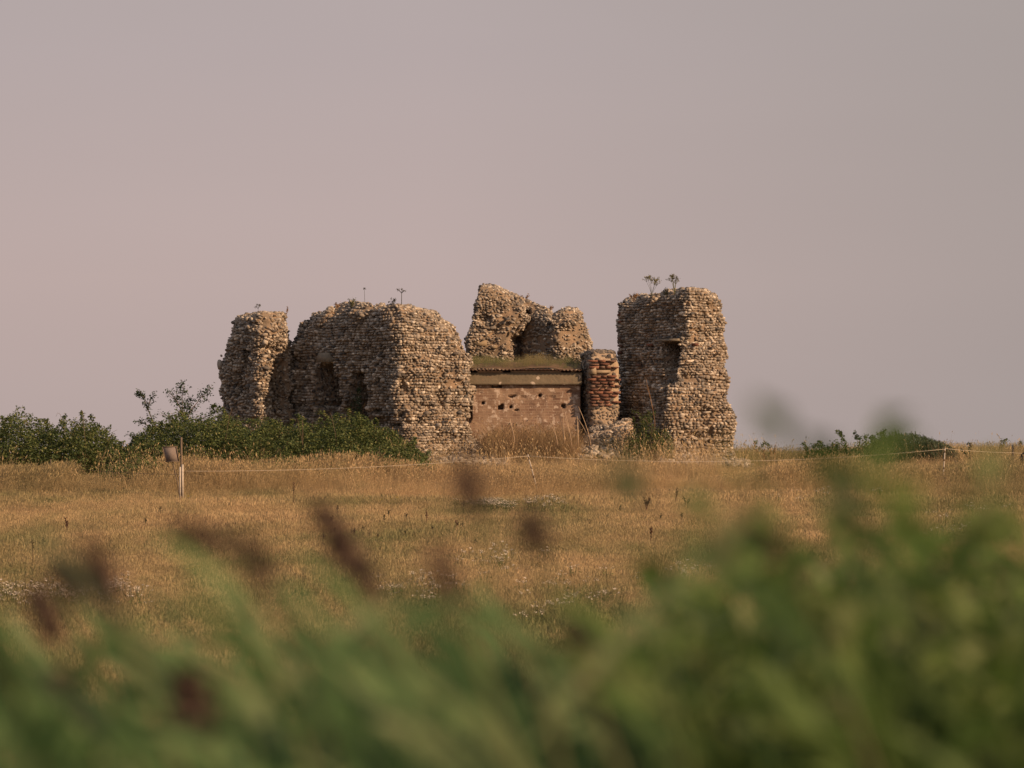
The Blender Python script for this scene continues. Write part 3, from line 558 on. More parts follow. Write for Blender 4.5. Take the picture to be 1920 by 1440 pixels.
grass('tall_grass', 35000, -1.25, 1.25, 102.8, 110.5, tall, .6, 1.15, lambda x, y, P: .12+.25*nz(P, .5, 60)+.45*np.clip(1-np.abs((x/y/.1231+.95)/.4), 0, 1)*.6+.35*np.clip((x/y/.1231-.55)/.3, 0, 1), 'taller golden grass leaning in the wind along the wire fence',
      sf=lambda x, y: np.clip(.75+.35*vnoise(np.stack([x, y*1.0, 0*x], -1)*.45, 16)+np.where(np.abs(x-1.5) < 5, -.12, .1), .3, 1.2)*np.clip((y-102.6-1.1*vnoise(np.stack([x*.35, 0*x, 0*x], -1), 12))/2.2, .3, 1)*np.where((y > 106.5) & (x > -2.5) & (x < 7), .62, 1)*np.where((y > 103.5) & (x < -9.5) & (x > -11.2), .6, 1)*np.where(x > 9, .75, 1))
grass('grass_around_the_ruin', 22000, -1.25, 1.25, 110, 130, tall, .45, .95, lambda x, y, P: .38+.35*nz(P, .6, 70)+.25*np.exp(-((x-3.3)/1.6)**2), 'mixed green and straw coloured grass around the feet of the ruin', fn=lambda x, y: ~in_walls(x, y), sf=lambda x, y: np.where((y > 110.6) & (y < 114.4) & (((x > -2.9) & (x < .2)) | ((x > 3.9) & (x < 6.4))), .5, 1)*np.where(y < 114.8, .42, np.where(y > 118.5, .55, .9)))
x, y = scatter(5200, -1.25, 1.25, 58, 102.5, lambda x, y: vnoise(np.stack([x, y*.4, 0*x], -1)*.55, 93)+.5*vnoise(np.stack([x, y*.4, 0*x], -1)*2, 94) > .25); k = len(x)
instancer('meadow_clumps', np.stack([x, y, gz(x, y)-.01], -1), rng.uniform(.25, .6, k), rng.normal(0, .8, k), np.clip(.3+.5*vnoise(np.stack([x, y*.4, 0*x], -1)*.3, 95), 0, 1), rng.integers(0, 4, k), tall, 'scattered taller tussocks standing in the short meadow grass', 'grass')
seedy = [source('seed_stalk_tuft', *blades(9, .82, .3, .35, .006, head=.9, lean_dir=0.0), M_DRY) for _ in range(3)]
grass('seeding_grass_stalks', 3600, -1.25, 1.25, 103.5, 112.5, seedy, .55, 1.15, lambda x, y, P: .1+.2*nz(P, .5, 90), 'loose seeding grass stalks standing above the tall grass', fn=lambda x, y: (vnoise(np.stack([x, y*.5, 0*x], -1)*.7, 91) > -.15) & (rng.random(len(x)) < np.where(x > 6.5, .3, 1)))
# roof grass
k = 900; x = rng.uniform(W(872, 0, 115)[0], W(1088, 0, 115)[0], k); y = rng.uniform(115.3, 118.6, k)
instancer('roof_grass', np.stack([x, y, roofz(x, y)-.02], -1), rng.uniform(.16, .38, k)*(1+.6*vnoise(np.stack([x, y, 0*x], -1)*1.6, 15)), rng.random(k)*6.28, np.clip(.8+.5*vnoise(np.stack([x, y, 0*x], -1)*1.2, 5), .1, 1), rng.integers(0, 4, k), tall, 'green and straw coloured grass growing on the pillbox roof', 'grass')

# ---------------------------------------------------------------- leaves and bushes
def leaf_mat(name, stops, trans=.3, dist=1.0):
    m, n, b = mat(name, .6); g = n.nodes.new('ShaderNodeNewGeometry'); f = node(n, 'ShaderNodeMath', {0: noise(n, 1.6*dist, 3), 1: .45, 2: 0}, operation='MULTIPLY')
    f2 = node(n, 'ShaderNodeMath', {0: g.outputs['Random Per Island'], 1: .6, 2: f.outputs[0]}, operation='MULTIPLY_ADD'); c = ramp(n, f2.outputs[0], stops)
    n.links.new(c, b.inputs['Base Color']); tr = n.nodes.new('ShaderNodeBsdfTranslucent'); n.links.new(c, tr.inputs[0]); mxs = node(n, 'ShaderNodeMixShader', {0: trans})
    n.links.new(b.outputs[0], mxs.inputs[1]); n.links.new(tr.outputs[0], mxs.inputs[2]); n.links.new(mxs.outputs[0], n.nodes['Material Output'].inputs[0]); b.inputs['Specular IOR Level'].default_value = .3
    return m
BR = [(.1, (.035, .055, .02)), (.35, (.07, .10, .032)), (.6, (.11, .14, .045)), (.78, (.17, .18, .06)), (.93, (.28, .19, .10))]
M_BR = leaf_mat('bramble_leaves', BR); M_HAW = leaf_mat('hawthorn_leaves', [(.1, (.02, .04, .018)), (.5, (.035, .065, .03)), (.9, (.07, .10, .04))], .2)
M_TW = plain('woody_twigs', (.11, .075, .05), (.17, .12, .085), 8)
M_TAM = leaf_mat('feathery_shrub', [(.1, (.04, .06, .035)), (.5, (.07, .10, .055)), (.9, (.12, .14, .08))], .2)
def leafs(P, size, asp=.6, up=.4):
    """rhombic leaves folded along the midrib, one per point"""
    k = len(P); nrm = rng.normal(0, 1, (k, 3)); nrm[:, 2] = np.abs(nrm[:, 2])+up; nrm /= np.linalg.norm(nrm, axis=1)[:, None]
    t = np.cross(nrm, rng.normal(0, 1, (k, 3))); t /= np.linalg.norm(t, axis=1)[:, None]; s = np.cross(nrm, t); L_ = (size*rng.uniform(.6, 1.3, k))[:, None]
    fold = nrm*L_*.12
    V = np.stack([P-t*L_*.5, P-t*L_*.05+s*L_*asp*.5+fold, P+t*L_*.5, P-t*L_*.05-s*L_*asp*.5+fold], 1).reshape(-1, 3); b_ = np.arange(k)[:, None]*4
    return V, np.concatenate([b_+np.array([[0, 1, 2]]), b_+np.array([[0, 2, 3]])])
def bush(name, topl, d0, d1, n_, label, cat, leaf=.055, m=M_BR, group=None, rough=.2, seed=1, stems=14, drop=.6):
    """thicket whose crest follows topl [(px,row)] at its middle distance"""
    topl = np.array(topl, float); dm = (d0+d1)/2; px0, px1 = topl[0, 0], topl[-1, 0]
    px = rng.uniform(px0, px1, n_*2); y = rng.uniform(d0, d1, n_*2); x = W(px, 0, y)[:, 0]; g = gz(x, y)
    zt = W(px, np.interp(px, topl[:, 0], topl[:, 1]), dm)[:, 2]
    u = np.abs((y-dm)/(d1-dm)); dome = np.sqrt(np.clip(1-u**2.2, 0, 1)); P2 = np.stack([x, y, zt*0], -1)
    hgt = (zt-g)*dome*(.95+rough*1.8*fbm(P2, 1.6, 3, seed)+rough*.9*vnoise(P2*4, seed+3))
    r = 1-(rng.random(n_*2)**1.5)*.95; z = g+np.maximum(hgt, 0)*r; k = (hgt > .08)
    P = np.stack([x, y, z], -1)[k][:n_]
    # clumps: drop leaves where the 3-D noise is low so that gaps open
    cl = vnoise(P*4.2, seed+20)+.5*vnoise(P*10, seed+24); P = P[cl > -drop]
    P = P+rng.normal(0, .025, P.shape)
    root = tag(empty(name, Vector((float(W((px0+px1)/2, 0, dm)[0]), dm, float(gz(W((px0+px1)/2, 0, dm)[0], dm))))), label, cat, group)
    sh = []
    for _ in range(int((px1-px0)/66*3.2)):
        p = rng.uniform(px0+8, px1-8); yy = dm+rng.uniform(-.5, .5)*(d1-d0)*.5; tp = float(W(960, np.interp(p, topl[:, 0], topl[:, 1]), dm)[2]); hs = rng.uniform(.04, .24)*min(rough, .25)/.16; dx = rng.normal(0, .22)
        tt = np.linspace(0, 1, int(30*hs/.3)+12)[:, None]; b0 = np.array([float(W(p, 0, yy)[0]), yy, tp-.25]); c = b0+np.concatenate([dx*tt**1.4, 0*tt, (hs+.25)*np.sin(tt*1.75)], 1)
        sh.append(np.repeat(c.reshape(-1, 3), 3, 0)+rng.normal(0, .03, (c.size, 3)))
    if sh: P = np.concatenate([P]+sh)
    V, F = leafs(P, leaf); mesh_obj('foliage', V, F, m, root)
    q = MB()
    for _ in range(stems):
        p = rng.uniform(px0, px1); yy = rng.uniform(d0+.2, d1-.2); a = W(p, 0, yy); zz = float(gz(a[0], yy)); tp = float(W(960, np.interp(p, topl[:, 0], topl[:, 1]), dm)[2]); hh = max(.2, (tp-zz)*rng.uniform(.9, 1.25)); dx, dy = rng.normal(0, .35, 2)
        t = np.linspace(0, 1, 8); pts = np.stack([a[0]+dx*t+rng.normal(0, .01, 8), yy+dy*t, zz+hh*np.sin(t*rng.uniform(1.3, 2.0))], -1); q.tube(pts, np.linspace(.009, .003, 8), 4)
    q.build('stems', M_TW, root, True)
    rebase(root); return root
TH = 'bramble thickets around the ruin'
bush('bramble_bush', [(-330, 812), (-200, 800), (-60, 818), (0, 806), (25, 796), (55, 786), (90, 796), (120, 800), (150, 790), (180, 796), (205, 818), (228, 838), (250, 856)], 107.4, 111.4, 100000, 'dense bramble thicket at the left edge of the field', 'bush', group=TH, seed=2, stems=26, leaf=.072)
bush('bramble_bush', [(195, 868), (232, 846), (262, 822), (300, 804), (340, 790), (390, 780), (430, 786), (480, 796), (540, 800), (590, 796), (640, 785), (690, 800), (730, 815), (765, 832), (795, 855), (812, 880)], 107.2, 112.2, 140000, 'long low bramble thicket covering the foot of the left flint walls', 'bush', group=TH, seed=5, stems=26, leaf=.068)
bush('bramble_bush', [(165, 905), (195, 884), (225, 868), (262, 862), (300, 868), (322, 882), (338, 902)], 104.4, 107.4, 9000, 'small dark bramble lobe creeping into the tall grass left of the sign board', 'bush', group=TH, seed=19, leaf=.06)
bush('bramble_bush', [(370, 900), (430, 862), (500, 846), (590, 852), (660, 842), (730, 852), (790, 866), (822, 886)], 105.6, 108.6, 9000, 'low fringe of bramble runners spilling from the long thicket into the golden grass', 'bush', group=TH, seed=23, leaf=.055, rough=.35, drop=.1)
bush('bramble_bush', [(1488, 872), (1515, 850), (1545, 842), (1600, 832), (1640, 828), (1675, 845)], 110.8, 113, 13000, 'small bramble bush left of the feathery shrub, loose arching sprays', 'bush', group=TH, seed=9, rough=.3, leaf=.06)
def shrub(name, segs, n_, leaf, m, label, cat, twig=.35, spread=.12, r0=.016, group=None):
    """branches [(px,row,d)...] with leaf clumps along them"""
    q = MB(); P = []
    for sgm in segs:
        pts = np.array([W(*a) for a in sgm]); t = np.linspace(0, 1, len(pts)); tt = np.linspace(0, 1, 16); c = np.stack([np.interp(tt, t, pts[:, i]) for i in range(3)], -1)
        c[1:-1] = (c[:-2]+2*c[1:-1]+c[2:])/4; c += np.cumsum(rng.normal(0, .006, c.shape), 0); q.tube(c, np.linspace(r0, .004, 16), 5)
        ln = np.linalg.norm(np.diff(pts, axis=0), axis=1).sum()
        for _ in range(int(ln*12)):
            s0 = c[rng.integers(3, 16)]; d = rng.normal(0, 1, 3); d[2] = abs(d[2])*.6; d /= np.linalg.norm(d); e1 = s0+d*twig*rng.uniform(.3, 1); q.tube(np.array([s0, (s0+e1)/2+rng.normal(0, .02, 3), e1]), [.005, .004, .002], 4)
            f = rng.random(10)[:, None]; P.append(s0+(e1-s0)*f+rng.normal(0, spread*.35, (10, 3)))
        P.append(c[rng.integers(3, 16, int(ln*90))]+rng.normal(0, spread*.6, (int(ln*90), 3)))
    P = np.concatenate(P); P = P[rng.permutation(len(P))[:n_]]
    b0 = segs[0][0]; w0 = W(*b0); root = tag(empty(name, (w0[0], w0[1], float(gz(w0[0], w0[1])))), label, cat, group)
    q.build('branches', M_TW, root, True); V, F = leafs(P, leaf); mesh_obj('foliage', V, F, m, root); rebase(root); return root
d = 111.6
shrub('hawthorn', [[(345, 850, d), (343, 790, d), (342, 750, d), (345, 722, d)], [(343, 800, d), (360, 765, d+.2), (378, 742, d+.3), (388, 735, d+.3)], [(343, 780, d), (330, 750, d), (318, 736, d-.2)], [(345, 820, d), (372, 790, d), (398, 775, d), (414, 772, d)], [(343, 810, d), (325, 785, d), (306, 778, d)], [(345, 815, d), (330, 800, d-.4), (300, 800, d-.5)], [(345, 800, d), (352, 770, d+.5), (356, 748, d+.5)]],
      4400, .066, M_HAW, 'taller leafy hawthorn shrub beside the left end of the ruin behind the wooden post', 'shrub', spread=.13)
shrub('bramble_spray', [[(310, 850, d), (292, 800, d), (276, 765, d), (268, 743, d), (256, 742, d)], [(276, 770, d), (280, 748, d), (288, 742, d)], [(300, 830, d), (280, 800, d), (255, 790, d)], [(300, 840, d), (262, 822, d), (240, 818, d)]],
      2100, .062, M_HAW, 'thin arching leafy spray rising left of the taller hawthorn shrub', 'shrub', spread=.09, twig=.2)
d = 113.2
shrub('bramble_bush', [[(1560, 860, d), (1548, 842, d), (1535, 835, d), (1512, 842, d)], [(1560, 860, d), (1568, 840, d), (1575, 832, d)], [(1600, 860, d), (1612, 825, d), (1600, 815, d)], [(1640, 860, d), (1650, 825, d), (1660, 806, d)], [(1640, 860, d), (1640, 830, d), (1622, 820, d)]], 700, .065, M_HAW, 'sparse arching bramble sprays against the sky right of the tower', 'bush', spread=.07, twig=.16, group=TH)
shrub('bramble_spray', [[(1820, 868, 114), (1812, 850, 114), (1802, 842, 114)], [(1820, 868, 114), (1820, 845, 114), (1822, 832, 114)]], 130, .06, M_HAW, 'small lone leafy sprig on the skyline right of the feathery shrub', 'shrub', spread=.06, twig=.12)
# feathery tamarisk-like shrub: upright plumes leaning right
root = tag(empty('feathery_shrub', (10.4, 115, float(gz(10.4, 115)))), 'dark feathery shrub on the skyline between tower and right fence post', 'shrub')
P = []; q = MB()
for k in range(95):
    p = rng.uniform(1630, 1790); tp = np.interp(p, [1630, 1660, 1680, 1710, 1740, 1765, 1790], [836, 816, 806, 808, 818, 828, 842])+rng.uniform(-3, 14); dd = 115+rng.uniform(-.8, .8)
    a = W(p+6, 868, dd); e1 = W(p-rng.uniform(0, 5), tp, dd); t = rng.random(90)[:, None]; c = a+(e1-a)*t; q.tube(np.stack([a, (a+e1)/2+[.02, 0, 0], e1]), [.008, .006, .002], 4)
    P.append(c+rng.normal(0, .03, c.shape)*(1.15-t))
pp_ = rng.uniform(1605, 1795, 16000); tp_ = np.interp(pp_, [1600, 1630, 1660, 1690, 1720, 1750, 1780, 1795], [852, 832, 818, 811, 813, 821, 833, 848]); P.append(W(pp_, tp_+4+rng.random(16000)**1.2*45, 115+rng.uniform(-.6, .9, 16000))+rng.normal(0, .03, (16000, 3)))
V, F = leafs(np.concatenate(P), .06, asp=.3, up=0); mesh_obj('foliage', V, F, M_TAM, root); q.build('stems', M_TW, root, True); rebase(root)
# low ground hugging bushes on right skyline
bush('bramble_bush', [(1380, 872), (1400, 858), (1420, 850), (1445, 856), (1475, 860), (1500, 868)], 116.5, 118, 3500, 'low scrubby green growth at the right foot of the flint tower', 'bush', group=TH, seed=12, rough=.4, leaf=.05)
bush('bramble_bush', [(1800, 866), (1835, 850), (1870, 846), (1905, 850), (1960, 848), (2000, 866)], 119, 121, 6000, 'thin green scrub on the skyline above the right fence wire', 'bush', group=TH, seed=13, rough=.3, leaf=.05, m=M_BR)
bush('nettle_patch', [(1170, 822), (1195, 800), (1215, 785), (1235, 790), (1250, 812), (1262, 830)], 113.2, 114.3, 5200, 'green nettles growing in the shade at the foot of the tower', 'nettles', seed=15, rough=.4, leaf=.05)
bush('ivy', [(655, 790), (662, 762), (672, 752), (683, 765), (690, 790)], 114.0, 114.7, 1800, 'dark ivy filling the foot of the narrow opening in the large wall', 'ivy', seed=16, rough=.4, leaf=.05, m=M_HAW, stems=3)

# dead stalks in front of the pillbox
M_DS = plain('dead_stalks', (.30, .18, .10), (.20, .11, .065), 4)
def stalk_plant(name, p, r0, r1, d, label, cat, n_=3, head='umbel', m=None, group=None, rad=.006, lean=0, spread=5, hm=None, base=None):
    root = tag(empty(name, Wv(p, r1, d)), label, cat, group); q = MB(); hq = []
    for k in range(n_):
        t = np.linspace(0, 1, 6); ex = p+lean+(rng.uniform(-spread, spread) if n_ > 1 else 0); er = r0+(rng.uniform(0, (r1-r0)*.35) if k else 0)
        pts = np.array([W(p+(ex-p)*s_**1.5, r1+(er-r1)*s_, d+.05*k*s_) for s_ in t]); q.tube(pts, np.linspace(rad, rad*.6, 6), 5)
        e1 = pts[-1]
        if head == 'umbel':
            for j in range(6):
                f = e1+np.array([rng.normal(0, .06), rng.normal(0, .06), rng.uniform(.03, .10)]); q.tube(np.array([pts[-2]*.3+e1*.7, (e1+f)/2, f]), [rad*.5]*3, 4); hq.append(f+rng.normal(0, .016, (12, 3)))
        elif head == 'spike': hq.append(np.concatenate([pts[-3]+(e1-pts[-3])*rng.random(40)[:, None]+rng.normal(0, .016, (40, 3))]))
        elif head == 'knob': hq.append(e1+rng.normal(0, .02, (30, 3))*np.array([1.2, 1.2, .5]))
        elif head == 'leafy': hq.append(np.concatenate([pts[1]+(e1-pts[1])*rng.random(50)[:, None]+rng.normal(0, .03, (50, 3))]))
    q.build('stem', m or M_DS, root, True)
    if hq: V, F = leafs(np.concatenate(hq), .03, .7); mesh_obj('leaves' if head == 'leafy' else 'seed_head', V, F, hm or m or M_DS, root)
    rebase(root); return root
M_DK = plain('dark_stalks', (.07, .055, .04), (.045, .05, .03), 6); M_GS = plain('green_stalks', (.10, .11, .05), (.13, .12, .06), 6)
G1 = 'weeds growing on the wall tops'
stalk_plant('weed', 684, 541, 572, 114.5, 'thin dark weed with a flat top on the crest of the large wall', 'weed', 1, 'knob', M_DK, G1, lean=-1)
stalk_plant('weed', 753, 548, 580, 113.9, 'taller branching dark weed on the corner of the large wall', 'weed', 1, 'umbel', M_DK, G1, rad=.012)
stalk_plant('weed', 736, 566, 582, 114, 'short dark sprig just left of the branching weed', 'weed', 2, 'umbel', M_DK, G1, spread=2)
stalk_plant('weed', 484, 578, 594, 116, 'tiny dark weed on top of the left pier', 'weed', 1, 'umbel', M_DK, G1)
stalk_plant('weed', 537, 574, 596, 116.4, 'thin spiky stalk at the right top edge of the left pier', 'weed', 2, 'spike', M_DS, G1, spread=3)
stalk_plant('weed', 659, 560, 575, 115, 'small bushy green tuft on the highest part of the large wall', 'weed', 7, 'leafy', M_GS, G1, spread=9)
stalk_plant('weed', 1222, 524, 556, 114.9, 'left of the two yellow flowered ragworts on top of the tower', 'weed', 7, 'umbel', M_GS, G1, spread=11, hm=plain('ragwort_flowers', (.20, .17, .05), (.14, .12, .05), 8), rad=.005)
stalk_plant('weed', 1265, 522, 552, 114.6, 'darker right one of the two flowered ragworts on top of the tower', 'weed', 5, 'umbel', M_GS, G1, spread=8, hm=plain('ragwort_flowers_faded', (.15, .13, .05), (.10, .09, .045), 8), rad=.008)
stalk_plant('weed', 1249, 541, 556, 114.7, 'low leafy rosette between the two ragworts on the tower', 'weed', 5, 'leafy', M_DK, G1, spread=5)
stalk_plant('weed', 1187, 550, 564, 115.5, 'fine dry tuft on the left shoulder of the tower top', 'weed', 8, 'spike', M_DS, G1, spread=10, rad=.003)
stalk_plant('weed', 632, 568, 583, 115.3, 'fine dry grass sprig left of the green tuft on the large wall', 'weed', 5, 'spike', M_DS, G1, spread=7, rad=.003)
stalk_plant('weed', 1032, 573, 588, 121.6, 'small dry sprig in the notch of the wall behind the pillbox', 'weed', 4, 'spike', M_DS, G1, spread=6, rad=.003)
stalk_plant('weed', 985, 552, 566, 121.6, 'fine dry sprig on the sloping crest of the wall behind the pillbox', 'weed', 4, 'spike', M_DS, G1, spread=8, rad=.003)
M_PS = plain('pale_dead_stalks', (.52, .38, .26), (.38, .27, .18), 4)
G2 = 'dead stalks in front of the pillbox'
lab = ['bare pale stalk leaning left before the pillbox wall, the tallest there', 'bent straw coloured stalk right of the tallest dead stalk', 'short forked dead stalk near the middle of the pillbox wall', 'thin reddish dead stalk near the left end of the pillbox wall', 'long pale stalk slanting towards the brick stump', 'dry stalk just left of the brick stump']
for (p, r0, r1, ln, sp_), lb in zip([(1058, 768, 832, -6, 5), (1072, 775, 838, -12, 4), (1045, 790, 835, -12, 8), (965, 785, 832, -14, 6), (1108, 762, 838, -26, 3), (1084, 780, 836, -3, 3)], lab):
    stalk_plant('dead_stalk', p, r0, r1, 112.5, lb, 'stalk', 2, None, M_PS, G2, .011, ln, sp_)
stalk_plant('dead_stalk', 1228, 708, 800, 113.6, 'long thin pale stalk climbing in front of the shaded tower face', 'stalk', 2, None, M_DS, G2, .007, -17, 2)
G3 = 'weed stalks on the skyline right of the tower'
for p, r0, lb in ((1401, 842, 'leafy dark stalk nearest to the right foot of the tower'), (1417, 830, 'tall dry stalk second from the tower foot'), (1432, 845, 'shortest dry stalk on the skyline beside the tower'), (1452, 832, 'tall twin dry stalk farthest from the tower foot'), (1446, 842, 'thin dark stalk beside the farthest twin stalk')):
    stalk_plant('weed_stalk', p, r0, 874, 116, lb, 'stalk', 2, 'spike', M_DS, G3, .006, 0, 3)
# scruffy dead undergrowth before the pillbox
und = [source('dead_undergrowth_tuft', *blades(26, .8, .2, .5, .007, head=.2), blade_mat('dead_undergrowth_%s' % 'blades', [(.1, (.18, .11, .065)), (.5, (.36, .24, .14)), (.9, (.46, .31, .19))], 1.0)) for _ in range(3)]
k = 400; x = rng.uniform(-.65, 2.4, k); y = rng.uniform(113.0, 115.1, k); kk = ~((x > 1.9) & (y > 113.0)); x, y = x[kk], y[kk]; k = len(x)
instancer('dead_undergrowth', np.stack([x, y, gz(x, y)-.02], -1), rng.uniform(.45, 1.15, k)*np.interp(x, [-1.4, -.6, 1.5, 2.6], [1.1, 1.2, .9, .6]), rng.random(k)*6.28, np.clip(rng.normal(.12, .15, k), 0, 1), rng.integers(0, 3, k), und, 'tangled reddish brown dead undergrowth in front of the pillbox', 'undergrowth')

# ---------------------------------------------------------------- fence, sign, post, tyre
M_WOOD = plain('grey_wood', (.20, .15, .11), (.13, .10, .075), 14); M_WH = plain('chalky_white_plastic', (.50, .44, .38), (.38, .33, .28), 12); M_ROPE = plain('pale_electric_rope', (.55, .47, .38), (.45, .38, .30), 30); M_MET = plain('dark_metal', (.05, .045, .045), (.03, .03, .03), 10, .5); M_RUB = plain('black_rubber', (.02, .02, .022), (.03, .03, .03), 10, .7)
M_BRD = plain('weathered_board', (.26, .21, .185), (.19, .155, .14), 10)
t = tag(empty('wooden_post', Wv(341, 945, 101.2)), 'upright wooden post with a whitish lower sleeve at left of the field', 'post'); q = MB()
q.tube(np.array([W(340, 820, 101.2), W(340, 860, 101.2), W(341, 890, 101.2), W(341, 955, 101.2)]), [.024, .028, .03, .032], 8); q.build('pole', M_WOOD, t)
q = MB(); q.box((W(340.5, 905, 101.15)+W(341.5, 905, 101.15))/2+[0.015, 0, 0], (.055, .05, .88), jit=.004); q.box(W(337.5, 908, 101.08), (.04, .05, .84), jit=.004); q.build('white_sleeve', M_WH, t); rebase(t)
t = tag(empty('sign_board', Wv(338, 935, 101.8)), 'blank weathered brown board on a thin leaning stake beside the wooden post', 'sign'); q = MB()
Vb = np.array([W(304.5, 838, 101.8), W(330.5, 837, 101.8), W(336, 865, 101.8), W(311, 866, 101.8)]); q.add(np.concatenate([Vb, Vb+[0, .03, 0]]), np.array([[0, 3, 2, 1], [4, 5, 6, 7], [0, 1, 5, 4], [1, 2, 6, 5], [2, 3, 7, 6], [3, 0, 4, 7]])); q.build('board', M_BRD, t)
q = MB()
for a, b_ in ((0, 1), (1, 2), (2, 3), (3, 0)): q.tube(np.array([Vb[a], (Vb[a]+Vb[b_])/2, Vb[b_]])+[0, -.005, 0], .012, 5)
q.build('board_edge', M_WOOD, t)
q = MB(); q.tube(np.array([W(322, 855, 101.85), W(327, 880, 101.85), W(333, 905, 101.85), W(338, 945, 101.85)]), .016, 6); q.build('stake', M_WOOD, t); rebase(t)
GF = 'posts of the electric wire fence'
def fpost(p0, r0, p1, r1, d, label, name='fence_post'):
    t = tag(empty(name, Wv(p1, r1, d)), label, 'fence post', GF); a, b_ = W(p0, r0, d), W(p1, r1, d); q = MB(); q.tube(np.array([a+(b_-a)*s_ for s_ in (0, .3, .6, 1)]), .016, 8); q.build('rod', M_WH, t, True)
    q = MB()
    for s_ in (.09, .3, .5, .7, .88): q.tube(np.array([a+(b_-a)*(s_-.028), a+(b_-a)*s_, a+(b_-a)*(s_+.028)]), .0185, 8)
    q.build('bands', M_WOOD, t, True); q = MB(); q.tube(np.array([a+[0, 0, -.02], a+[-.02, -.03, -.01], a+[-.01, -.03, .025]]), .007, 5); q.build('insulator', M_MET, t, True); rebase(t)
fpost(989.5, 852, 1012, 935, 104, 'white banded fence post leaning left in front of the pillbox')
fpost(1772, 840, 1767, 915, 106, 'upright white banded fence post at the right below the feathery shrub')
t = tag(empty('fence_post', Wv(1900, 895, 110)), 'thin dark metal pigtail post near the right edge', 'fence post', GF); q = MB(); q.tube(np.array([W(1899, 834, 110), W(1899.5, 865, 110), W(1899, 900, 110)]), .019, 6); q.build('rod', M_MET, t, True)
q = MB(); q.tube(np.array([W(1899, 839, 110), W(1901, 840.5, 110), W(1903.5, 839, 110), W(1904, 835, 110)]), .014, 6); q.build('hook', M_MET, t, True); rebase(t)
t = tag(empty('fence_post', Wv(95, 905, 107)), 'thin wooden stake in the tall grass before the left bramble thicket', 'fence post', GF); q = MB(); q.tube(np.array([W(95.5, 861, 106.5), W(95, 880, 106.5), W(94.5, 912, 106.5)]), .013, 6); q.build('rod', M_WOOD, t, True); rebase(t)
def wire(pts, label, m=M_ROPE, r=.0047):
    out = []
    for (a, b_), sg in pts:
        A0, B0 = W(*a), W(*b_)
        for s_ in np.linspace(0, 1, 24)[(1 if out else 0):]:
            p = A0+(B0-A0)*s_; p[2] -= sg*4*s_*(1-s_); out.append(p)
    q = MB(); q.tube(np.array(out), r, 5); tag(q.build('fence_wire', m, None, True), label, 'wire', 'wires of the electric fence')
wire([(((346, 884, 101.1)), (990, 856, 103.95)), ], 'x') if False else None
wire([(((346, 883.5, 101.1), (990, 855, 103.95)), .10)], 'pale fence wire between the wooden post and the leaning white post')
wire([(((990, 855, 103.95), (1772, 842, 105.95)), .22)], 'pale fence wire between the leaning post and the upright right post')
wire([(((1772, 841, 105.95), (1899.5, 849, 109.9)), .02), (((1899.5, 849, 109.9), (1990, 850, 111)), .02)], 'pale fence wire running from the upright right post out of view')
wire([(((95, 873, 106.4), (338, 889, 101.3)), .06), ], 'dull dark fence wire between thin stake and wooden post', M_WOOD, .005)
wire([(((-260, 878, 108), (95, 873, 106.4)), .1), ], 'dull fence wire crossing the grass to the left edge', M_WOOD, .005)
# tyre
t = tag(empty('tyre', Wv(1925, 884, 109)), 'black tyre hung on a stake, cut off by the right edge', 'tyre'); th = np.linspace(0, 2*np.pi, 33)[:-1]; ph = np.linspace(0, 2*np.pi, 13)[:-1]; c0 = W(1925.5, 861, 109)
TH_, PH = np.meshgrid(th, ph, indexing='ij'); Rr = .155+.05*np.sign(np.cos(PH))*np.abs(np.cos(PH))**.7; V = np.stack([c0[0]+Rr*np.cos(TH_)*.95, c0[1]+.07*np.sin(PH), c0[2]+Rr*np.sin(TH_)], -1).reshape(-1, 3)
i = np.arange(32)[:, None]*12; i2 = (np.arange(32)[:, None]+1) % 32*12; j = np.arange(12)[None]; j2 = (j+1) % 12
mesh_obj('rubber_ring', V, np.stack([i+j, i+j2, i2+j2, i2+j], -1).reshape(-1, 4), M_RUB, t, smooth=True)
q = MB(); q.tube(np.array([c0+[0, .09, .12], c0+[0, .09, -.2], c0+[0, .09, -.75]]), .03, 8); q.build('stake', M_WOOD, t); rebase(t)

# ---------------------------------------------------------------- flowers and weeds in the field
M_WF = plain('white_flowers', (.62, .54, .46), (.5, .43, .36), 5); M_YF = plain('yellow_flowers', (.55, .36, .05), (.45, .3, .05), 5)
def flower_src(n_, h, spread, fm, size, k=8, n_lf=10):
    q = MB(); fl = []
    for _ in range(n_):
        x, y = rng.normal(0, spread, 2); z = h*rng.uniform(.7, 1.1); q.tube(np.array([[x*.4, y*.4, 0], [x*.8, y*.8, z*.6], [x, y, z]]), .004, 4); fl.append(np.array([x, y, z])+rng.normal(0, 1, (k, 3))*np.array([size, size, size*.3]))
    V1 = np.concatenate(q.V); F1 = np.concatenate(q.F[4]); V2, F2 = leafs(np.concatenate(fl), size*1.1, .8, 1.5)
    V3, F3 = leafs(np.stack([rng.normal(0, spread, 60), rng.normal(0, spread, 60), rng.uniform(0, h*.6, 60)], -1)[:n_lf], .045, .4)
    o = mesh_obj('flower_source', np.concatenate([V1, V2, V3]), [F1, np.concatenate([F2+len(V1), F3+len(V1)+len(V2)])], [M_GS, fm, M_BR], mi=np.concatenate([np.zeros(len(F1)), np.ones(len(F2)), np.full(len(F3), 2)])); COL.objects.unlink(o); return o
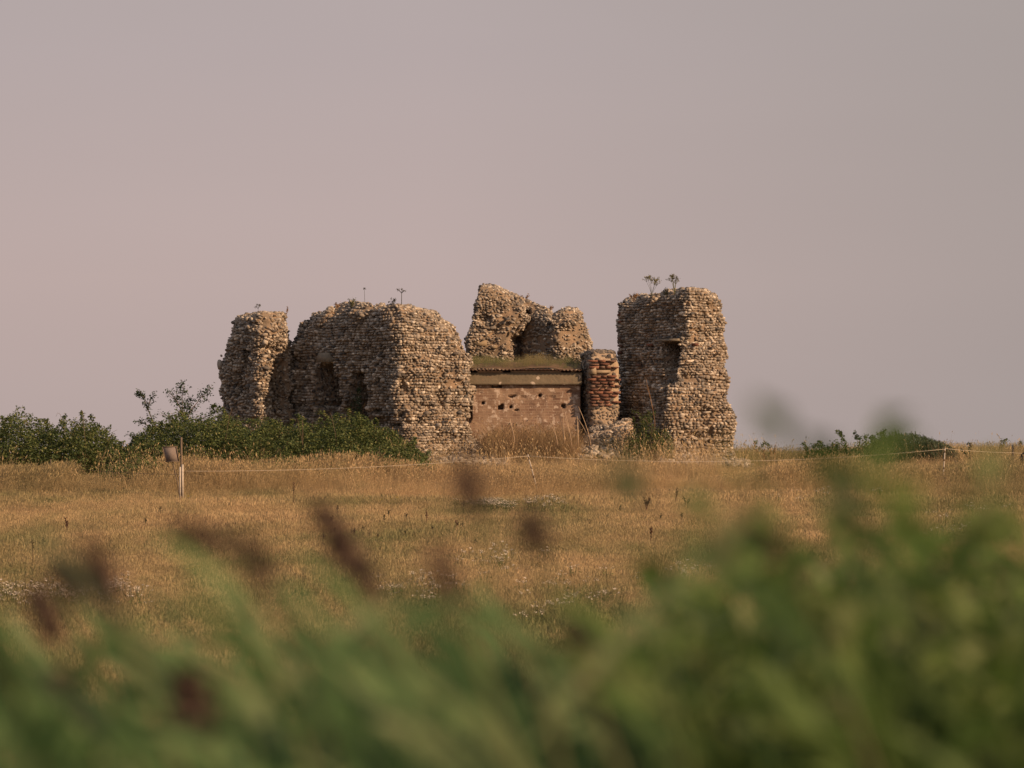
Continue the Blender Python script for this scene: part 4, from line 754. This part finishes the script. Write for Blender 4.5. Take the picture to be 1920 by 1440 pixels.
def patch(name, spots, src, label, cat='flowers', s0=.8, s1=1.2):
    P = []
    for (p, r, rp, rr, k) in spots:
        for _ in range(k):
            a, b_ = p+rng.normal(0, rp), r+rng.normal(0, rr)
            ysr = np.linspace(50, 112, 300); dd = float(np.interp(b_, row_of(np.interp(ysr, GY, GZ), ysr)[::-1], ysr[::-1])); x = float(W(a, 0, dd)[0]); P.append([x, dd, float(gz(x, dd))])
    P = np.array(P); k = len(P); instancer(name, P, rng.uniform(s0, s1, k), rng.random(k)*6.28, np.zeros(k), np.zeros(k), src, label, cat)
ya = [flower_src(5, .26, .07, M_WF, .022)]
patch('yarrow_flowers', [(95, 1132, 80, 13, 75), (210, 1120, 30, 12, 22), (-60, 1130, 60, 12, 30), (800, 1120, 55, 16, 26), (1070, 1125, 45, 22, 22), (1330, 1090, 60, 14, 14), (1790, 980, 40, 18, 16), (1560, 942, 60, 8, 9), (1020, 953, 20, 5, 18), (930, 1070, 40, 10, 14)], ya, 'loose patches of small white yarrow flowers in the meadow')
patch('daisy_clump', [(925, 952, 17, 2.6, 80), (950, 956, 12, 2, 14), (880, 952, 10, 2, 6)], [flower_src(6, .22, .08, M_WF, .014, 6, 60)], 'leafy green clump of white daisies left of the leaning post')
patch('yellow_flowers', [(1592, 924, 7, 1.5, 5), (362, 1085, 3, 3, 3), (700, 950, 60, 3, 6), (385, 948, 40, 3, 4)], [flower_src(2, .2, .04, M_YF, .016, 6)], 'scattered small yellow flowers in the meadow grass')
G4 = 'dead dock plants in the meadow'
def field_d(row): ysr = np.linspace(50, 112, 300); return float(np.interp(row, row_of(np.interp(ysr, GY, GZ), ysr)[::-1], ysr[::-1]))
docks = [(126, 968, 1000, 'forked dark dock in the meadow below the left brambles', 3), (1212, 930, 962, 'largest dark seedy dock clump right of the leaning post', 6), (1266, 914, 948, 'slim dark dock right of the largest dock clump', 2), (1288, 930, 958, 'short dark dock farthest right of the dock group', 2), (1220, 988, 1020, 'lone dark dock below the largest dock clump', 1), (108, 1062, 1100, 'dark dock above the white yarrow at left', 2), (62, 1012, 1060, 'tall thin dock at far left of the meadow', 1), (550, 905, 950, 'slim dock in the tall grass right of the wooden post', 1), (800, 958, 985, 'small dock below the large flint wall', 1), (858, 975, 1003, 'small dock left below the daisy clump', 1), (1840, 875, 905, 'brown dock at right in front of the pigtail post', 3)]
for p, r0, r1, lb, k in docks: stalk_plant('dock_plant', p, r0, r1, field_d(r1), lb, 'dock plant', k, 'spike', plain('dock_brown', (.10, .05, .035), (.07, .04, .03), 6) if k else None, G4, .008, rng.uniform(-3, 2), 7)
for j in range(26):
    p, r = rng.uniform(560, 960) if j < 13 else rng.uniform(0, 1350), rng.uniform(960, 1040); hgt = rng.uniform(12, 24)
    stalk_plant('dry_stem', p, r-hgt, r, field_d(r), 'one of the short brown seed stems scattered over the meadow', 'stem', 1, 'spike', M_DK, 'short brown stems scattered in the meadow', .006, rng.uniform(-2, 2), 2)

# ---------------------------------------------------------------- foreground reeds, out of focus
M_RL = leaf_mat('reed_leaves', [(.1, (.045, .085, .03)), (.4, (.09, .17, .052)), (.65, (.145, .24, .085)), (.95, (.27, .29, .15))], .45, 2.0)
M_RR = leaf_mat('reed_leaves_right', [(.1, (.042, .075, .018)), (.4, (.095, .165, .033)), (.65, (.155, .225, .06)), (.95, (.28, .27, .14))], .45, 2.0)
M_RH = plain('purple_brown_plume', (.095, .062, .05), (.15, .10, .08), 12)
def strip(base, dirn, length, width, droop, n_=7):
    t = np.linspace(0, 1, n_)[:, None]; dirn = dirn/np.linalg.norm(dirn); c = base+dirn*length*t+np.array([0, 0, -1.])*droop*length*t**2
    T = np.gradient(c, axis=0); s = np.cross(T, [rng.normal(0, .5), -1, rng.normal(0, .5)]); s /= np.linalg.norm(s, axis=1)[:, None]
    wd = width*np.sin(np.pi*(t*.86+.1))**.7; V = np.empty((2*n_, 3)); V[0::2] = c-s*wd/2; V[1::2] = c+s*wd/2
    i = np.arange(n_-1)*2; return V, np.stack([i, i+1, i+3, i+2], -1)
def reed_geo(tip, lean, height, nleaf, width=.022, ll=.42, q=None):
    """stem ending at tip, leaning to -x going up, with arching leaves blown towards -x"""
    q = q or MB(); gzz = tip[2]-height; t = np.linspace(0, 1, 9)[:, None]; st = tip+np.array([lean*height, 0, -height])*(1-t)+np.array([-lean*height*.6, 0, 0])*((1-t)-(1-t)**2)
    q.tube(st, np.linspace(.0045, .002, 9), 5)
    for k in range(nleaf):
        f = rng.uniform(.35, .98); b_ = np.array([np.interp(f, t[:, 0], st[:, i]) for i in range(3)])
        sd = 1 if rng.random() < .18 else -1
        st_ = strip(b_, np.array([sd*rng.uniform(.3, .9), rng.normal(0, .3), rng.uniform(.7, 1.3)]), ll*rng.uniform(.6, 1.2), width*rng.uniform(.6, 1.3), rng.uniform(.1, .5))
        hi_ = st_[0][st_[0][:, 2].argmax()]
        if row_of(hi_[2], hi_[1]) > np.interp(px_of(*hi_[[0, 2, 1]]), TOPX, TOPR)-40: q.add(*st_)
    return q, st
TOPX = [-500, 0, 120, 300, 480, 640, 740, 860, 1000, 1130, 1240, 1330, 1450, 1600, 1750, 1920, 2400]
TOPR = [1150, 1170, 1130, 1100, 1100, 1110, 1100, 1060, 1130, 1110, 1050, 1000, 970, 955, 950, 960, 960]
qa, qb = MB(), MB()
for j in range(1500):
    d = rng.uniform(4.6, 9.0); p = rng.uniform(-1700, 3600); r = np.interp(p, TOPX, TOPR)+np.interp(p, [700, 1300], [30, 5])+abs(rng.normal(0, 120))+rng.uniform(0, 300); tip = W(p, r, d); g = float(gz(tip[0], d)); rt = p+rng.normal(0, 120) > 1350
    reed_geo(tip, rng.uniform(.15, .5), max(.3, tip[2]-g), rng.integers(6, 11), width=.020 if not rt else .026, ll=.40 if not rt else .3, q=qb if rt else qa)
tag(qa.build('reed_bed', M_RL), 'blurred green reeds bending left across the foreground', 'reeds', kind='stuff')
tag(qb.build('reed_bed', M_RR), 'blurred olive green leafy growth filling the right foreground', 'reeds', kind='stuff')
# right foreground broad leaves
P = []
for j in range(1250):
    d = rng.uniform(4.8, 8.5); p = rng.uniform(1180, 3500); tp = np.interp(p, [1180, 1300, 1450, 1600, 1750, 2400], [1150, 985, 925, 900, 895, 905]); r = tp+60+rng.random()**.55*620
    P.append(W(p, r, d)+rng.normal(0, .03, (9, 3)))
for (p, r, d, k) in ((1640, 895, 4.0, 5), (1515, 800, 3.4, 1), (1565, 818, 3.4, 1), (1520, 862, 3.4, 2), (1680, 885, 4.0, 4), (1150, 885, 4, 2), (1560, 940, 4.2, 6), (1850, 940, 4.5, 5), (1700, 940, 4.2, 6), (1440, 975, 4.4, 6), (1330, 975, 4.4, 5)): P.append(W(p, r, d)+rng.normal(0, .022, (k, 3)))
P = np.concatenate(P); V, F = leafs(P, .055, .55, .2); hd = tag(empty('hedge_growth', (2.0*.5, 5, -2.3)), 'out of focus leafy hedge rising at the right foreground', 'hedge'); mesh_obj('foliage', V, F, M_RR, hd)
q = MB()
for j in range(60):
    b_ = P[rng.integers(0, len(P))]
    if row_of(b_[2], b_[1]) < 960: continue
    g = float(gz(b_[0], b_[1])); q.tube(np.array([[b_[0]+.2, b_[1], g], [b_[0]+.1, b_[1], (g+b_[2])/2], b_]), [.005, .004, .002], 4)
q.build('stems', M_TW, hd); rebase(hd)
# reeds with dark plumes
heads = [(590, 945, 705, 1115, 5.6, 'big dark purple reed plume leaning left of centre, the sharpest in the foreground', .03), (62, 1105, 105, 1200, 5.6, 'dark brown reed plume at the left edge of the meadow', .024), (-20, 1180, 25, 1290, 5.0, 'dark reed plume cut off by the left edge', .024),
         (325, 985, 430, 1020, 4.6, 'faint brown plume blown flat over the meadow', .018), (872, 868, 892, 960, 4.6, 'faint short plume below the large flint wall', .013), (992, 965, 1012, 1040, 4.6, 'soft dark plume below the leaning post', .018), (165, 1010, 215, 1130, 4.4, 'greenish blurred plume over the left yarrow', .014),
         (105, 1060, 140, 1130, 4.6, 'small dark plume between two larger left ones', .012), (345, 1265, 390, 1400, 4.8, 'dark plume low in the left foreground', .03), (110, 1270, 150, 1400, 5.2, 'dark brown plume low at the far left', .026), (1075, 1170, 1120, 1290, 5, 'dark plume low near the centre of the foreground', .02),
         (455, 1010, 500, 1090, 4.4, 'very faint plume left of the big plume', .012), (1400, 955, 1500, 1080, 4.6, 'dark slanting plume in the right foreground', .018), (815, 1030, 850, 1120, 4.3, 'pale faint plume right of the big plume', .010)]
for (p0, r0, p1, r1, d, lb, wd) in heads:
    a, b_ = W(p0, r0, d), W(p1, r1, d); g = float(gz(b_[0], d)); root = tag(empty('reed', (b_[0]+.35, d, g)), lb, 'reed', 'plumed reeds in the foreground')
    q = MB(); c = np.array([a+(b_-a)*s_+np.array([0, 0, -.01])*math.sin(s_*3) for s_ in np.linspace(0, 1, 5)]); st = np.concatenate([c[2:], np.array([b_+np.array([.35*s_**.6*.9, 0, (g-b_[2])*s_]) for s_ in np.linspace(.12, 1, 7)])]); q.tube(st, .004, 6); q.build('stem', M_GS, root)
    k = 320 if wd > .019 else 150; s_ = rng.random(k)[:, None]; prof = np.sin(np.pi*np.clip(s_*.85+.1, 0, 1)); Pp = a+(b_-a)*s_+rng.normal(0, 1, (k, 3))*wd*.30*prof; V, F = leafs(Pp, .026, .4, 0); mesh_obj('plume', V, F, M_RH, root)
    q = MB()
    for _ in range(4):
        f = rng.uniform(0, .5); bb = b_+np.array([.35*f**.6*.9, 0, (g-b_[2])*f]); st_ = strip(bb, np.array([-rng.uniform(.3, .9), rng.normal(0, .3), 1]), .38*rng.uniform(.7, 1.1), .02, .3); hi_ = st_[0][st_[0][:, 2].argmax()]
        if row_of(hi_[2], hi_[1]) > 960 or _ == 3 and not q.V: q.add(*(st_ if row_of(hi_[2], hi_[1]) > 960 else strip(b_+np.array([.3, 0, -.45]), np.array([-.5, 0, 1]), .35, .02, .3)))
    q.build('leaves', M_RL, root); rebase(root)
